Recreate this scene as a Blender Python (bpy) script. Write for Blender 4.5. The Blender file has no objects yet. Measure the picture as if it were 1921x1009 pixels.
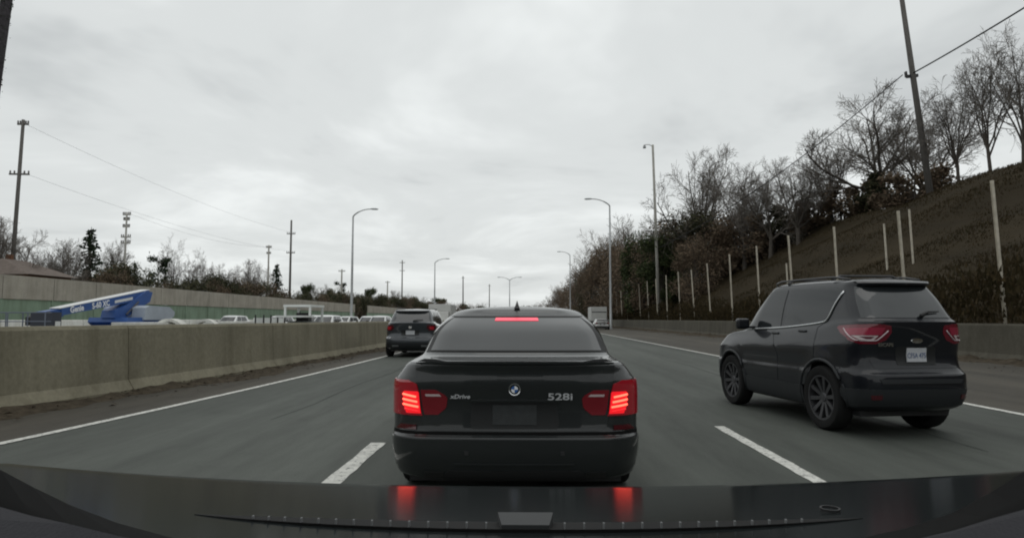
import bpy, bmesh, math, random
import numpy as np
from mathutils import Vector, Matrix, Euler

random.seed(7)
scene = bpy.context.scene
C = scene.collection

# ------------------------------------------------------------------ camera
F_PX, CAM_H = 1250.0, 1.35                      # focal length in px of a 1921 px wide frame
PITCH, YAW = math.atan(93.5 / F_PX), math.atan(24.5 / F_PX)
cam_d = bpy.data.cameras.new('camera')
cam = bpy.data.objects.new('camera', cam_d)
C.objects.link(cam)
cam.location = (0, 0, CAM_H)
cam.rotation_euler = (math.pi / 2 + PITCH, 0, YAW)
cam_d.sensor_width = 36
cam_d.lens = 36 * F_PX / 1921
cam_d.clip_start = 0.02
cam_d.clip_end = 6000
scene.camera = cam

# ------------------------------------------------------------------ overcast sky
SUN_EL, SUN_AZ = math.radians(80), math.radians(12)     # azimuth measured from +Y towards +X
world = bpy.data.worlds.new('World')
scene.world = world
world.use_nodes = True
wn, wl = world.node_tree.nodes, world.node_tree.links
wn.clear()
w_out = wn.new('ShaderNodeOutputWorld')
w_bg = wn.new('ShaderNodeBackground')
w_bg.inputs['Strength'].default_value = 0.1
sky = wn.new('ShaderNodeTexSky')
sky.sky_type = 'NISHITA'
sky.sun_disc = False
sky.sun_elevation = SUN_EL
sky.sun_rotation = SUN_AZ
sky.dust_density = 3.0
sky.air_density = 1.0
geo = wn.new('ShaderNodeTexCoord')
sep = wn.new('ShaderNodeSeparateXYZ')
wl.new(geo.outputs['Generated'], sep.inputs[0])
def wmath(op, a, b=None, clamp=False):
    n = wn.new('ShaderNodeMath'); n.operation = op; n.use_clamp = clamp
    for k, v in enumerate((a, b)):
        if v is None: continue
        if isinstance(v, (int, float)): n.inputs[k].default_value = v
        else: wl.new(v, n.inputs[k])
    return n.outputs[0]
zz = wmath('ADD', wmath('MAXIMUM', sep.outputs[2], 0.0), 0.16)
cmb = wn.new('ShaderNodeCombineXYZ')
wl.new(wmath('DIVIDE', sep.outputs[0], zz), cmb.inputs[0])
wl.new(wmath('DIVIDE', sep.outputs[1], zz), cmb.inputs[1])
nz = wn.new('ShaderNodeTexNoise'); nz.inputs['Scale'].default_value = 0.9
nz.inputs['Detail'].default_value = 5; nz.inputs['Roughness'].default_value = 0.56; nz.inputs['Distortion'].default_value = 0.35
wl.new(cmb.outputs[0], nz.inputs['Vector'])
ramp = wn.new('ShaderNodeValToRGB')
ramp.color_ramp.interpolation = 'EASE'
e = ramp.color_ramp.elements
e[0].position, e[0].color = 0.30, (5.7, 5.95, 5.95, 1)
e[1].position, e[1].color = 0.66, (9.0, 9.3, 9.2, 1)
m_ = e.new(0.47); m_.color = (7.35, 7.62, 7.55, 1)
wl.new(nz.outputs['Fac'], ramp.inputs[0])
mixw = wn.new('ShaderNodeMix'); mixw.data_type = 'RGBA'; mixw.inputs[0].default_value = 0.95
wl.new(sky.outputs[0], mixw.inputs[6]); wl.new(ramp.outputs[0], mixw.inputs[7])
wl.new(mixw.outputs[2], w_bg.inputs['Color'])
wl.new(w_bg.outputs[0], w_out.inputs[0])

sun_d = bpy.data.lights.new('sun', 'SUN')
sun_d.energy = 0.5
sun_d.angle = math.radians(60)
sun_d.color = (1.0, 0.97, 0.93)
sun = bpy.data.objects.new('sun', sun_d)
C.objects.link(sun)
sdir = Vector((math.sin(SUN_AZ) * math.cos(SUN_EL), math.cos(SUN_AZ) * math.cos(SUN_EL), math.sin(SUN_EL)))
sun.rotation_euler = sdir.to_track_quat('Z', 'Y').to_euler()

vs = scene.view_settings
vs.view_transform = 'Standard'; vs.look = 'None'; vs.exposure = 0.0; vs.gamma = 1.0; vs.use_curve_mapping = False
scene.render.engine = 'CYCLES'
scene.cycles.filter_width = 2.0
scene.cycles.max_bounces = 6
scene.cycles.use_denoising = True

# ------------------------------------------------------------------ helpers
CAM_ROT = Euler((math.pi / 2 + PITCH, 0, YAW)).to_matrix()
def at(px, py, Y):
    """the world point at forward distance Y that the photograph shows at pixel (px, py)"""
    d = CAM_ROT @ Vector(((px - 960.5) / F_PX, (504.5 - py) / F_PX, -1.0))
    return Vector((0, 0, CAM_H)) + d * (Y / d.y)
def atx(px, py, X):
    d = CAM_ROT @ Vector(((px - 960.5) / F_PX, (504.5 - py) / F_PX, -1.0))
    return Vector((0, 0, CAM_H)) + d * (X / d.x)

MATS = {}
def mat(name, col, rough=0.7, metal=0.0, var=0.0, scale=4.0, bump=0.0, bscale=40.0, spec=0.5, coat=0.0, emit=None, estr=0.0, col2=None, stretch=None):
    if name in MATS: return MATS[name]
    if rough >= 0.8 and spec == 0.5: spec = 0.12          # matt natural surfaces
    m = bpy.data.materials.new(name); m.use_nodes = True
    nt = m.node_tree; n, l = nt.nodes, nt.links
    p = n['Principled BSDF']
    p.inputs['Base Color'].default_value = (*col, 1)
    p.inputs['Roughness'].default_value = rough
    p.inputs['Metallic'].default_value = metal
    p.inputs['Specular IOR Level'].default_value = spec
    p.inputs['Coat Weight'].default_value = coat
    p.inputs['Coat Roughness'].default_value = 0.04
    if emit:
        p.inputs['Emission Color'].default_value = (*emit, 1); p.inputs['Emission Strength'].default_value = estr
    if var or bump:
        tc = n.new('ShaderNodeTexCoord'); mp = n.new('ShaderNodeMapping')
        l.new(tc.outputs['Object'], mp.inputs[0])
        if stretch: mp.inputs['Scale'].default_value = stretch
    if var:
        a = n.new('ShaderNodeTexNoise'); a.inputs['Scale'].default_value = scale; a.inputs['Detail'].default_value = 6; a.inputs['Roughness'].default_value = 0.62
        l.new(mp.outputs[0], a.inputs['Vector'])
        r = n.new('ShaderNodeValToRGB'); r.color_ramp.elements[0].position = 0.3; r.color_ramp.elements[1].position = 0.7
        c2 = col2 or tuple(min(1, c * (1 + var)) for c in col)
        c1 = tuple(c * (1 - var) for c in col) if not col2 else col
        r.color_ramp.elements[0].color = (*c1, 1); r.color_ramp.elements[1].color = (*c2, 1)
        l.new(a.outputs['Fac'], r.inputs[0]); l.new(r.outputs[0], p.inputs['Base Color'])
    if bump:
        b = n.new('ShaderNodeTexNoise'); b.inputs['Scale'].default_value = bscale; b.inputs['Detail'].default_value = 4
        l.new(mp.outputs[0], b.inputs['Vector'])
        bp = n.new('ShaderNodeBump'); bp.inputs['Strength'].default_value = bump; bp.inputs['Distance'].default_value = 0.02
        l.new(b.outputs['Fac'], bp.inputs['Height']); l.new(bp.outputs[0], p.inputs['Normal'])
    MATS[name] = m
    return m

def tag(o, label=None, cat=None, group=None, kind=None):
    if label: o['label'] = label
    if cat: o['category'] = cat
    if group: o['group'] = group
    if kind: o['kind'] = kind
    return o
def thing(name, loc=(0, 0, 0), rz=0.0, label=None, cat=None, group=None):
    o = bpy.data.objects.new(name, None); C.objects.link(o)
    o.empty_display_size = 0.2
    o.location = loc; o.rotation_euler = (0, 0, rz)
    return tag(o, label, cat, group)
def link(name, me, m=None, parent=None, loc=None, smooth=False):
    if m is not None and not me.materials:
        for mm in (m if isinstance(m, (list, tuple)) else [m]): me.materials.append(mm)
    if smooth:
        me.polygons.foreach_set('use_smooth', [True] * len(me.polygons))
    o = bpy.data.objects.new(name, me); C.objects.link(o)
    if parent is not None: o.parent = parent
    if loc is not None: o.location = loc
    return o
def copy_tree(o, parent=None):
    c = o.copy(); C.objects.link(c); c.parent = parent
    for ch in list(o.children): copy_tree(ch, c)
    return c

class MB:
    """collects simple shapes into one mesh"""
    def __init__(s): s.v, s.f, s.mi, s.cur = [], [], [], 0
    def add(s, vs_, fs_):
        k = len(s.v); s.v += [tuple(p) for p in vs_]
        for f in fs_: s.f.append(tuple(i + k for i in f)); s.mi.append(s.cur)
        return s
    def box(s, x0, x1, y0, y1, z0, z1):
        return s.add([(x0, y0, z0), (x1, y0, z0), (x1, y1, z0), (x0, y1, z0), (x0, y0, z1), (x1, y0, z1), (x1, y1, z1), (x0, y1, z1)],
                     [(0, 3, 2, 1), (4, 5, 6, 7), (0, 1, 5, 4), (1, 2, 6, 5), (2, 3, 7, 6), (3, 0, 4, 7)])
    def prism(s, poly, axis, a, b):
        """polygon of 2-D points extruded along axis from a to b (x: poly is y,z ; y: x,z ; z: x,y)"""
        def mk(p, t): return {'x': (t, p[0], p[1]), 'y': (p[0], t, p[1]), 'z': (p[0], p[1], t)}[axis]
        n = len(poly)
        vs_ = [mk(p, a) for p in poly] + [mk(p, b) for p in poly]
        fs_ = [tuple(range(n))[::-1], tuple(range(n, 2 * n))] + [(i, (i + 1) % n, n + (i + 1) % n, n + i) for i in range(n)]
        return s.add(vs_, fs_)
    def tube(s, pts, rad, sides=6, caps=True):
        pts = [Vector(p) for p in pts]; n = len(pts)
        rad = rad if isinstance(rad, (list, tuple)) else [rad] * n
        vs_ = []
        for i, p in enumerate(pts):
            d = (pts[min(i + 1, n - 1)] - pts[max(i - 1, 0)])
            d = d.normalized() if d.length > 1e-9 else Vector((0, 0, 1))
            u = d.cross(Vector((0.31, 0.87, 0.38)) if abs(d.z) > 0.9 else Vector((0, 0, 1))).normalized(); w = d.cross(u)
            for k in range(sides):
                a = 2 * math.pi * k / sides
                vs_.append(p + (u * math.cos(a) + w * math.sin(a)) * rad[i])
        fs_ = [(i * sides + k, i * sides + (k + 1) % sides, (i + 1) * sides + (k + 1) % sides, (i + 1) * sides + k) for i in range(n - 1) for k in range(sides)]
        if caps: fs_ += [tuple(range(sides))[::-1], tuple((n - 1) * sides + k for k in range(sides))]
        return s.add(vs_, fs_)
    def lathe(s, prof, axis='x', seg=28, center=(0, 0, 0)):
        """profile of (radius, along) revolved about an axis through center"""
        n = len(prof); vs_ = []
        for k in range(seg):
            a = 2 * math.pi * k / seg; ca, sa = math.cos(a), math.sin(a)
            for r, h in prof:
                q = {'x': (h, r * ca, r * sa), 'y': (r * ca, h, r * sa), 'z': (r * ca, r * sa, h)}[axis]
                vs_.append((q[0] + center[0], q[1] + center[1], q[2] + center[2]))
        fs_ = [(k * n + i, k * n + i + 1, ((k + 1) % seg) * n + i + 1, ((k + 1) % seg) * n + i) for k in range(seg) for i in range(n - 1)]
        return s.add(vs_, fs_)
    def mesh(s, name, fix=True):
        me = bpy.data.meshes.new(name); me.from_pydata(s.v, [], s.f)
        me.polygons.foreach_set('material_index', s.mi)
        if fix:
            bm = bmesh.new(); bm.from_mesh(me); bmesh.ops.recalc_face_normals(bm, faces=bm.faces); bm.to_mesh(me); bm.free()
        me.update()
        return me
    def build(s, name, m, parent=None, smooth=False, fix=True, auto=None):
        me = s.mesh(name, fix)
        o = link(name, me, m, parent, smooth=smooth)
        if auto:
            me.polygons.foreach_set('use_smooth', [True] * len(me.polygons))
            sharp_edges(me, auto)
        return o
def sharp_edges(me, ang):
    bm = bmesh.new(); bm.from_mesh(me)
    for ed in bm.edges:
        if len(ed.link_faces) == 2 and ed.calc_face_angle(0) > math.radians(ang): ed.smooth = False
    bm.to_mesh(me); bm.free()
def bevel_box(x0, x1, y0, y1, z0, z1, b, name, m, parent, seg=2):
    bm = bmesh.new()
    bmesh.ops.create_cube(bm, size=1)
    for v in bm.verts:
        v.co = Vector(((x0 + x1) / 2 + v.co.x * (x1 - x0), (y0 + y1) / 2 + v.co.y * (y1 - y0), (z0 + z1) / 2 + v.co.z * (z1 - z0)))
    bmesh.ops.bevel(bm, geom=bm.edges[:], offset=b, segments=seg, profile=0.5, affect='EDGES')
    me = bpy.data.meshes.new(name); bm.to_mesh(me); bm.free()
    return link(name, me, m, parent, smooth=False)
def text_mesh(name, body, size, ext, m, parent, loc, rot, shear=0.0, bold=0.0, align='CENTER', sx=1.0):
    cu = bpy.data.curves.new(name, 'FONT'); cu.body = body; cu.size = size; cu.extrude = ext; cu.align_x = align; cu.align_y = 'CENTER'; cu.shear = shear; cu.offset = bold
    cu.resolution_u = 3
    t = bpy.data.objects.new('tmp_text', cu); C.objects.link(t)
    me = bpy.data.meshes.new_from_object(t)
    bpy.data.objects.remove(t); bpy.data.curves.remove(cu)
    me.name = name
    me.materials.clear()
    o = link(name, me, m, parent); o.location = loc; o.rotation_euler = rot; o.scale = (sx, 1, 1)
    return o
_ONES = ['', 'first', 'second', 'third', 'fourth', 'fifth', 'sixth', 'seventh', 'eighth', 'ninth', 'tenth', 'eleventh', 'twelfth', 'thirteenth', 'fourteenth', 'fifteenth', 'sixteenth', 'seventeenth', 'eighteenth', 'nineteenth']
def ordinal(n):
    if n < 20: return _ONES[n]
    t, o = divmod(n, 10)
    return ['', '', 'twentieth', 'thirtieth', 'fortieth', 'fiftieth', 'sixtieth'][t] if o == 0 else ['', '', 'twenty', 'thirty', 'forty', 'fifty', 'sixty'][t] + '-' + _ONES[o]

# ------------------------------------------------------------------ materials
def asphalt(name, base, dark, stain=0.35):
    m = bpy.data.materials.new(name); m.use_nodes = True
    n, l = m.node_tree.nodes, m.node_tree.links
    p = n['Principled BSDF']; p.inputs['Roughness'].default_value = 0.75; p.inputs['Specular IOR Level'].default_value = 0.2
    tc = n.new('ShaderNodeTexCoord')
    def noise(scale, stretch, detail=5):
        mp = n.new('ShaderNodeMapping'); mp.inputs['Scale'].default_value = stretch; l.new(tc.outputs['Object'], mp.inputs[0])
        a = n.new('ShaderNodeTexNoise'); a.inputs['Scale'].default_value = scale; a.inputs['Detail'].default_value = detail; a.inputs['Roughness'].default_value = 0.6
        l.new(mp.outputs[0], a.inputs['Vector']); return a.outputs['Fac']
    def ramp_(f, p0, c0, p1, c1):
        r = n.new('ShaderNodeValToRGB'); r.color_ramp.elements[0].position = p0; r.color_ramp.elements[1].position = p1
        r.color_ramp.elements[0].color = (*c0, 1); r.color_ramp.elements[1].color = (*c1, 1); l.new(f, r.inputs[0]); return r.outputs[0]
    def mul(a, b, fac=1.0):
        x = n.new('ShaderNodeMix'); x.data_type = 'RGBA'; x.blend_type = 'MULTIPLY'; x.inputs[0].default_value = fac
        l.new(a, x.inputs[6]); l.new(b, x.inputs[7]); return x.outputs[2]
    c = ramp_(noise(0.35, (1, 0.25, 1)), 0.3, dark, 0.72, base)
    c = mul(c, ramp_(noise(1.15, (1, 0.02, 1), 3), 0.32, (0.72,) * 3, 0.62, (1.08,) * 3))
    c = mul(c, ramp_(noise(7.0, (1, 0.15, 1)), 0.3, (0.86,) * 3, 0.62, (1.05,) * 3))     # wheel-track streaks along the road
    c = mul(c, ramp_(noise(60, (1, 1, 1), 3), 0.3, (0.78,) * 3, 0.7, (1.15,) * 3))        # stone chips
    c = mul(c, ramp_(noise(1.6, (1, 1, 1), 6), 0.30, (0.72,) * 3, 0.42, (1.0,) * 3), stain)
    l.new(c, p.inputs['Base Color'])
    bp = n.new('ShaderNodeBump'); bp.inputs['Strength'].default_value = 0.35; bp.inputs['Distance'].default_value = 0.006
    l.new(noise(120, (1, 1, 1), 2), bp.inputs['Height']); l.new(bp.outputs[0], p.inputs['Normal'])
    MATS[name] = m
    return m
def concrete(name, base, streak=0.35, dirt=(0.10, 0.09, 0.06)):
    """weathered concrete: blotches, vertical run stains, splash dirt by noise"""
    m = bpy.data.materials.new(name); m.use_nodes = True
    n, l = m.node_tree.nodes, m.node_tree.links
    p = n['Principled BSDF']; p.inputs['Roughness'].default_value = 0.85; p.inputs['Specular IOR Level'].default_value = 0.25
    g = n.new('ShaderNodeNewGeometry')
    def noise(scale, stretch, detail=6):
        mp = n.new('ShaderNodeMapping'); mp.inputs['Scale'].default_value = stretch; l.new(g.outputs['Position'], mp.inputs[0])
        a = n.new('ShaderNodeTexNoise'); a.inputs['Scale'].default_value = scale; a.inputs['Detail'].default_value = detail; a.inputs['Roughness'].default_value = 0.62
        l.new(mp.outputs[0], a.inputs['Vector']); return a.outputs['Fac']
    def ramp_(f, p0, c0, p1, c1):
        r = n.new('ShaderNodeValToRGB'); r.color_ramp.elements[0].position = p0; r.color_ramp.elements[1].position = p1
        r.color_ramp.elements[0].color = (*c0, 1); r.color_ramp.elements[1].color = (*c1, 1); l.new(f, r.inputs[0]); return r.outputs[0]
    def mul(a, b, fac=1.0, mode='MULTIPLY'):
        x = n.new('ShaderNodeMix'); x.data_type = 'RGBA'; x.blend_type = mode; x.inputs[0].default_value = fac
        l.new(a, x.inputs[6]); l.new(b, x.inputs[7]); return x.outputs[2]
    c = ramp_(noise(0.5, (1, 1, 1)), 0.3, tuple(b * 0.78 for b in base), 0.7, tuple(b * 1.08 for b in base))
    c = mul(c, ramp_(noise(2.2, (1, 1, 0.12)), 0.33, (0.55, 0.53, 0.48), 0.55, (1.04,) * 3), streak)
    c = mul(c, ramp_(noise(14, (1, 1, 1)), 0.3, (0.82,) * 3, 0.7, (1.1,) * 3))
    l.new(c, p.inputs['Base Color'])
    bp = n.new('ShaderNodeBump'); bp.inputs['Strength'].default_value = 0.3; bp.inputs['Distance'].default_value = 0.015
    l.new(noise(22, (1, 1, 1), 4), bp.inputs['Height']); l.new(bp.outputs[0], p.inputs['Normal'])
    MATS[name] = m
    return m

M_ROAD = asphalt('asphalt', (0.093, 0.101, 0.090), (0.062, 0.069, 0.061))
M_SHOULDER = asphalt('shoulder_asphalt', (0.082, 0.074, 0.060), (0.050, 0.046, 0.038), 0.8)
M_OPP = asphalt('pale_asphalt', (0.30, 0.30, 0.285), (0.22, 0.22, 0.21))
def worn_paint():
    m = mat('road_paint', (0.56, 0.56, 0.52), 0.75, var=0.18, scale=7, bump=0.25, bscale=90)
    n, l = m.node_tree.nodes, m.node_tree.links; p = n['Principled BSDF']
    src = p.inputs['Base Color'].links[0].from_socket
    tc = n.new('ShaderNodeTexCoord'); a = n.new('ShaderNodeTexNoise'); a.inputs['Scale'].default_value = 16; a.inputs['Detail'].default_value = 8; a.inputs['Roughness'].default_value = .75
    l.new(tc.outputs['Object'], a.inputs['Vector'])
    r = n.new('ShaderNodeValToRGB'); r.color_ramp.elements[0].position = .40; r.color_ramp.elements[1].position = .47
    l.new(a.outputs['Fac'], r.inputs[0])
    x = n.new('ShaderNodeMix'); x.data_type = 'RGBA'; x.inputs[6].default_value = (.15, .155, .15, 1); l.new(r.outputs[0], x.inputs[0]); l.new(src, x.inputs[7]); l.new(x.outputs[2], p.inputs['Base Color'])
    return m
M_PAINT = worn_paint()
M_BARRIER = concrete('barrier_concrete', (0.235, 0.217, 0.158), 0.5)
M_RWALL = concrete('roadside_concrete', (0.092, 0.085, 0.066), 0.6)
M_NOISE_TOP = concrete('noise_wall_concrete', (0.36, 0.335, 0.285), 0.4)
M_NOISE_GREEN = concrete('noise_wall_green', (0.225, 0.305, 0.225), 0.5)
M_PALECON = concrete('pale_concrete', (0.68, 0.68, 0.64), 0.4)
M_DIRT = mat('dirt', (0.055, 0.045, 0.032), 0.95, var=0.5, scale=6, bump=0.8, bscale=25)
M_GROUND = mat('ground_soil', (0.07, 0.068, 0.045), 0.95, var=0.35, scale=0.3, bump=0.5, bscale=8)
M_SLOPE = mat('slope_turf', (0.018, 0.0138, 0.0072), 0.95, var=0.45, scale=0.35, bump=0.3, bscale=14, col2=(0.038, 0.0285, 0.0150), stretch=(1, 0.22, 1))
M_STEEL = mat('galvanised_steel', (0.36, 0.37, 0.37), 0.5, 0.6, var=0.15, scale=3)
M_PILE = mat('pile_steel', (0.50, 0.46, 0.38), 0.75, 0.1, var=0.3, scale=2.5)
M_WOOD = mat('pole_wood', (0.125, 0.118, 0.110), 0.9, var=0.3, scale=5, bump=0.6, bscale=20, stretch=(4, 4, 0.3))
M_POLEGREY = mat('pole_concrete', (0.34, 0.33, 0.30), 0.85, var=0.15, scale=2)
M_BLACK = mat('black_plastic', (0.012, 0.012, 0.013), 0.55)
M_RUBBER = mat('rubber', (0.016, 0.016, 0.016), 0.85, bump=0.2, bscale=60)
M_CABLE = mat('cable_black', (0.02, 0.02, 0.022), 0.6)

# ------------------------------------------------------------------ ground, road, slope
def smooth(a, b, x):
    t = min(1, max(0, (x - a) / (b - a))); return t * t * (3 - 2 * t)
def crest(Y):
    return 11.4 - 6.0 * smooth(78, 170, Y) - 3.4 * smooth(170, 330, Y)
def slope_z(X, Y):
    """height of the embankment right of the road"""
    h = crest(Y)
    t = min(1, max(0, (X - 16.4) / 15.5))
    return 1.0 + (h - 1.0) * (t ** 1.05) + 0.35 * math.sin(X * 0.5 + Y * 0.13) * t + 0.18 * math.sin(Y * 0.41 + X)

mb = MB(); mb.add([(-3000, -600, -0.02), (3000, -600, -0.02), (3000, 4500, -0.02), (-3000, 4500, -0.02)], [(0, 1, 2, 3)])
tag(mb.build('ground', M_GROUND), kind='structure')

def strip(pts_l, pts_r, z):
    mb = MB(); n = len(pts_l)
    mb.add([(x, y, z) for x, y in pts_l] + [(x, y, z) for x, y in pts_r], [(i, n + i, n + i + 1, i + 1) for i in range(n - 1)])
    return mb
def edge_left(Y):  # painted left edge line, the lane narrows slightly ahead
    return -4.92 - 0.86 * math.exp(-max(Y - 6, -4) / 9.0)
road = strip([(-7.6, -40), (-7.6, 800)], [(14.9, -40), (14.9, 800)], 0.0).build('road', M_ROAD)
tag(road, kind='structure')
opp = strip([(-34.9, -40), (-34.9, 800)], [(-7.55, -40), (-7.55, 800)], -0.006).build('opposite_road', M_OPP)
tag(opp, kind='structure')
ys = [-12, -4, 0, 2, 4, 6, 8, 10, 13, 16, 20, 25, 32, 45, 70, 120, 250, 800]
sl = strip([(-7.55, y) for y in ys], [(edge_left(y) - 0.02, y) for y in ys], 0.004).build('road_shoulder', M_SHOULDER)
tag(sl, kind='structure')
sr = strip([(7.12, y) for y in ys], [(14.85, y) for y in ys], 0.004).build('road_shoulder', M_SHOULDER)
tag(sr, kind='structure')
strip([(edge_left(y) - 0.07, y) for y in ys], [(edge_left(y) + 0.06, y) for y in ys], 0.009).build('edge_line', M_PAINT, road)
strip([(6.95, y) for y in ys], [(7.09, y) for y in ys], 0.009).build('edge_line', M_PAINT, road)
def worn_dash(x, y0, y1, w):
    mb = MB(); n = 14; l, r = [], []
    for i in range(n + 1):
        y = y0 + (y1 - y0) * i / n
        l.append((x - w / 2 + random.uniform(-.008, .008), y)); r.append((x + w / 2 + random.uniform(-.008, .008), y))
    return strip(l, r, 0.0045)
for x, y0, w in ((-1.60, 4.35, 0.16), (2.44, 5.55, 0.13)):
    for k in range(16):
        worn_dash(x, y0 + 12 * k, y0 + 3.02 + 12 * k, w).build('lane_dash', M_PAINT, road)
mt = mat('tar', (0.045, 0.048, 0.045), 0.85)
for x0, y0, y1, w in ((0.4, 30, 60, 0.05), (-3.4, 9, 30, 0.03), (4.7, 7, 26, 0.03)):
    n = 24; l, r = [], []
    for i in range(n + 1):
        y = y0 + (y1 - y0) * i / n; xx = x0 + 0.05 * math.sin(i * 0.9) + random.uniform(-.02, .02)
        ww = w * (0.4 + 0.6 * math.sin(math.pi * (i + .3) / (n + .6)))
        l.append((xx - ww / 2, y)); r.append((xx + ww / 2, y))
    strip(l, r, 0.003).build('tar_seam', mt, road)

# embankment
nx, ny = 46, 150
mb = MB(); vs_, fs_ = [], []
Ys = [-30 + 480 * (j / ny) ** 1.5 for j in range(ny + 1)]
for j, Y in enumerate(Ys):
    for i in range(nx + 1):
        X = 15.55 + (90 - 15.55) * (i / nx) ** 1.7
        z = slope_z(X, Y) + random.uniform(-.05, .05) * min(1, (X - 15.5) / 3)
        vs_.append((X, Y, z if i else -0.05))
fs_ = [(j * (nx + 1) + i, j * (nx + 1) + i + 1, (j + 1) * (nx + 1) + i + 1, (j + 1) * (nx + 1) + i) for j in range(ny) for i in range(nx)]
mb.add(vs_, fs_)
emb = tag(mb.build('embankment', M_SLOPE, smooth=True), kind='structure')

# dry grass on the embankment (nobody could count it)
rng = np.random.default_rng(3)
def grass(name, n, xr, yr, hh, cols, lab):
    P, Fc, mi = [], [], []
    for k in range(n):
        Y = yr[0] + (yr[1] - yr[0]) * rng.random() ** 1.6; X = xr[0] + (xr[1] - xr[0]) * rng.random()
        z = slope_z(X, Y) - 0.05; h = hh * (0.5 + rng.random()); a = rng.random() * 6.28; w = 0.02 + 0.035 * rng.random()
        lx, ly = (rng.random(2) - .5) * 0.5 * h
        b = len(P)
        P += [(X - math.cos(a) * w, Y - math.sin(a) * w, z), (X + math.cos(a) * w, Y + math.sin(a) * w, z), (X + lx, Y + ly, z + h)]
        Fc.append((b, b + 1, b + 2)); mi.append(int(rng.integers(0, len(cols))))
    me = bpy.data.meshes.new(name); me.from_pydata(P, [], Fc); me.polygons.foreach_set('material_index', mi)
    for c in cols: me.materials.append(c)
    return tag(link(name, me), lab, 'grass', kind='stuff')
grass('dry_grass', 110000, (16.2, 36), (14, 110), 0.13,
      [mat('grass_a', (0.039, 0.029, 0.0155), .9), mat('grass_b', (0.048, 0.035, 0.019), .9), mat('grass_c', (0.034, 0.028, 0.0135), .9)],
      'dull brown and olive dry grass covering the embankment on the right')

# dark dead scrub along the foot of the slope, behind the low wall
def scrub():
    mb = MB(); rg = random.Random(17)
    for k in range(30000):
        Y = 12 + 120 * rg.random() ** 1.5; X = 15.75 + 2.6 * rg.random() ** 1.4
        top = (1.5 + .5 * math.sin(Y * .31) + .35 * math.sin(Y * .83 + 1)) * (1.0 - .25 * (X - 15.7) / 2.6)
        z = slope_z(X, Y) - .1 + top * rg.random() ** .8
        s_ = rg.uniform(.06, .17); a = rg.uniform(0, 6.28); b = rg.uniform(-.6, .6)
        mb.cur = rg.randrange(3)
        mb.add([(X - math.cos(a) * s_ * .5, Y - math.sin(a) * s_ * .5, z), (X + math.cos(a) * s_ * .5, Y + math.sin(a) * s_ * .5, z + b * s_), (X + rg.uniform(-.4, .4) * s_, Y + rg.uniform(-.4, .4) * s_, z + s_ * 1.6)], [(0, 1, 2)])
    o = mb.build('scrub', [mat('scrub_a', (.036, .027, .013), .9), mat('scrub_b', (.048, .035, .017), .9), mat('scrub_c', (.030, .024, .011), .9)], fix=False)
    tag(o, 'dark brown dead scrub along the foot of the embankment behind the low wall', 'scrub', kind='stuff')
scrub()

# dirt and leaf litter lying along the foot of both roadside walls
def litter(name, x0, side, y0, y1, w, h, lab):
    n = int((y1 - y0) / 0.35); mb = MB(); vs_ = []
    for i in range(n + 1):
        Y = y0 + (y1 - y0) * i / n
        ww = w * (0.55 + 0.45 * math.sin(Y * 0.7) * math.sin(Y * 0.23 + 1) + random.uniform(-.15, .15)); hh = h * (0.6 + random.uniform(-.3, .5))
        for t, q in ((0, 1.0), (0.3, 0.75), (0.65, 0.3), (1, 0)):
            vs_.append((x0 + side * ww * t, Y, 0.006 + hh * q * (1 + random.uniform(-.3, .3))))
    fs_ = [(i * 4 + k, i * 4 + k + 1, i * 4 + k + 5, i * 4 + k + 4) for i in range(n) for k in range(3)]
    mb.add(vs_, fs_)
    for _ in range(int(n * 6)):
        Y = random.uniform(y0, y1); t = random.random() ** 1.5 * 1.25; s = random.uniform(.02, .07); a = random.uniform(0, 6.28)
        X = x0 + side * w * t; z = 0.02 + h * max(0, 0.6 - t * .6)
        c, s_ = math.cos(a) * s, math.sin(a) * s
        mb.add([(X - c, Y - s_, z), (X + s_ * .5, Y - c * .5, z + s * .4), (X + c, Y + s_, z + random.uniform(0, s * .5))], [(0, 1, 2)])
    return tag(mb.build(name, M_DIRT, fix=False), lab, 'debris', kind='stuff')

# ------------------------------------------------------------------ concrete walls in sections
def wall_sections(root, prof_fn, xs, y0, y1, L, m, name, gap=0.018):
    y = y0; k = 0
    while y < y1:
        a, b = y + gap / 2, min(y + L, y1) - gap / 2
        mb = MB(); pa, pb = prof_fn(xs(a)), prof_fn(xs(b)); n = len(pa)
        q = [(p[0], a, p[1]) for p in pa] + [(p[0], b, p[1]) for p in pb]
        mb.add(q, [tuple(range(n))[::-1], tuple(range(n, 2 * n))] + [(i, (i + 1) % n, n + (i + 1) % n, n + i) for i in range(n)])
        mb.build(name, m, root); y += L; k += 1
mx = lambda y: -6.55 - 1.75 * math.exp(-max(y - 4, 0) / 11.0)
def jersey(X, h=1.2, wb=0.42, wt=0.14):
    return [(X + wb, -0.02), (X + wb, 0.09), (X + wb - .10, 0.26), (X + wt, h - .06), (X + wt - .03, h), (X - wt + .03, h), (X - wt, h - .06), (X - wb + .10, 0.26), (X - wb, 0.09), (X - wb, -0.02)]
med = thing('median_barrier', (0, 0, 0), 0, 'long tan concrete median barrier beside the left lane', 'barrier')
wall_sections(med, lambda X: jersey(X, 1.235, 0.34, 0.20), mx, -24, 300, 6.0, M_BARRIER, 'barrier_section')
rw = thing('roadside_barrier', (0, 0, 0), 0, 'low grey concrete wall along the foot of the brown embankment', 'barrier')
wall_sections(rw, lambda X: jersey(X, 1.2, 0.32, 0.15), lambda y: 15.15, -24, 252, 6.0, M_RWALL, 'barrier_section')
nb = int(320 / .4)
mbl = litter('leaf_litter', 0, 1, 0, 1, .5, .06, 'dark leaf litter and dirt along the foot of the median barrier') if False else None
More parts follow.
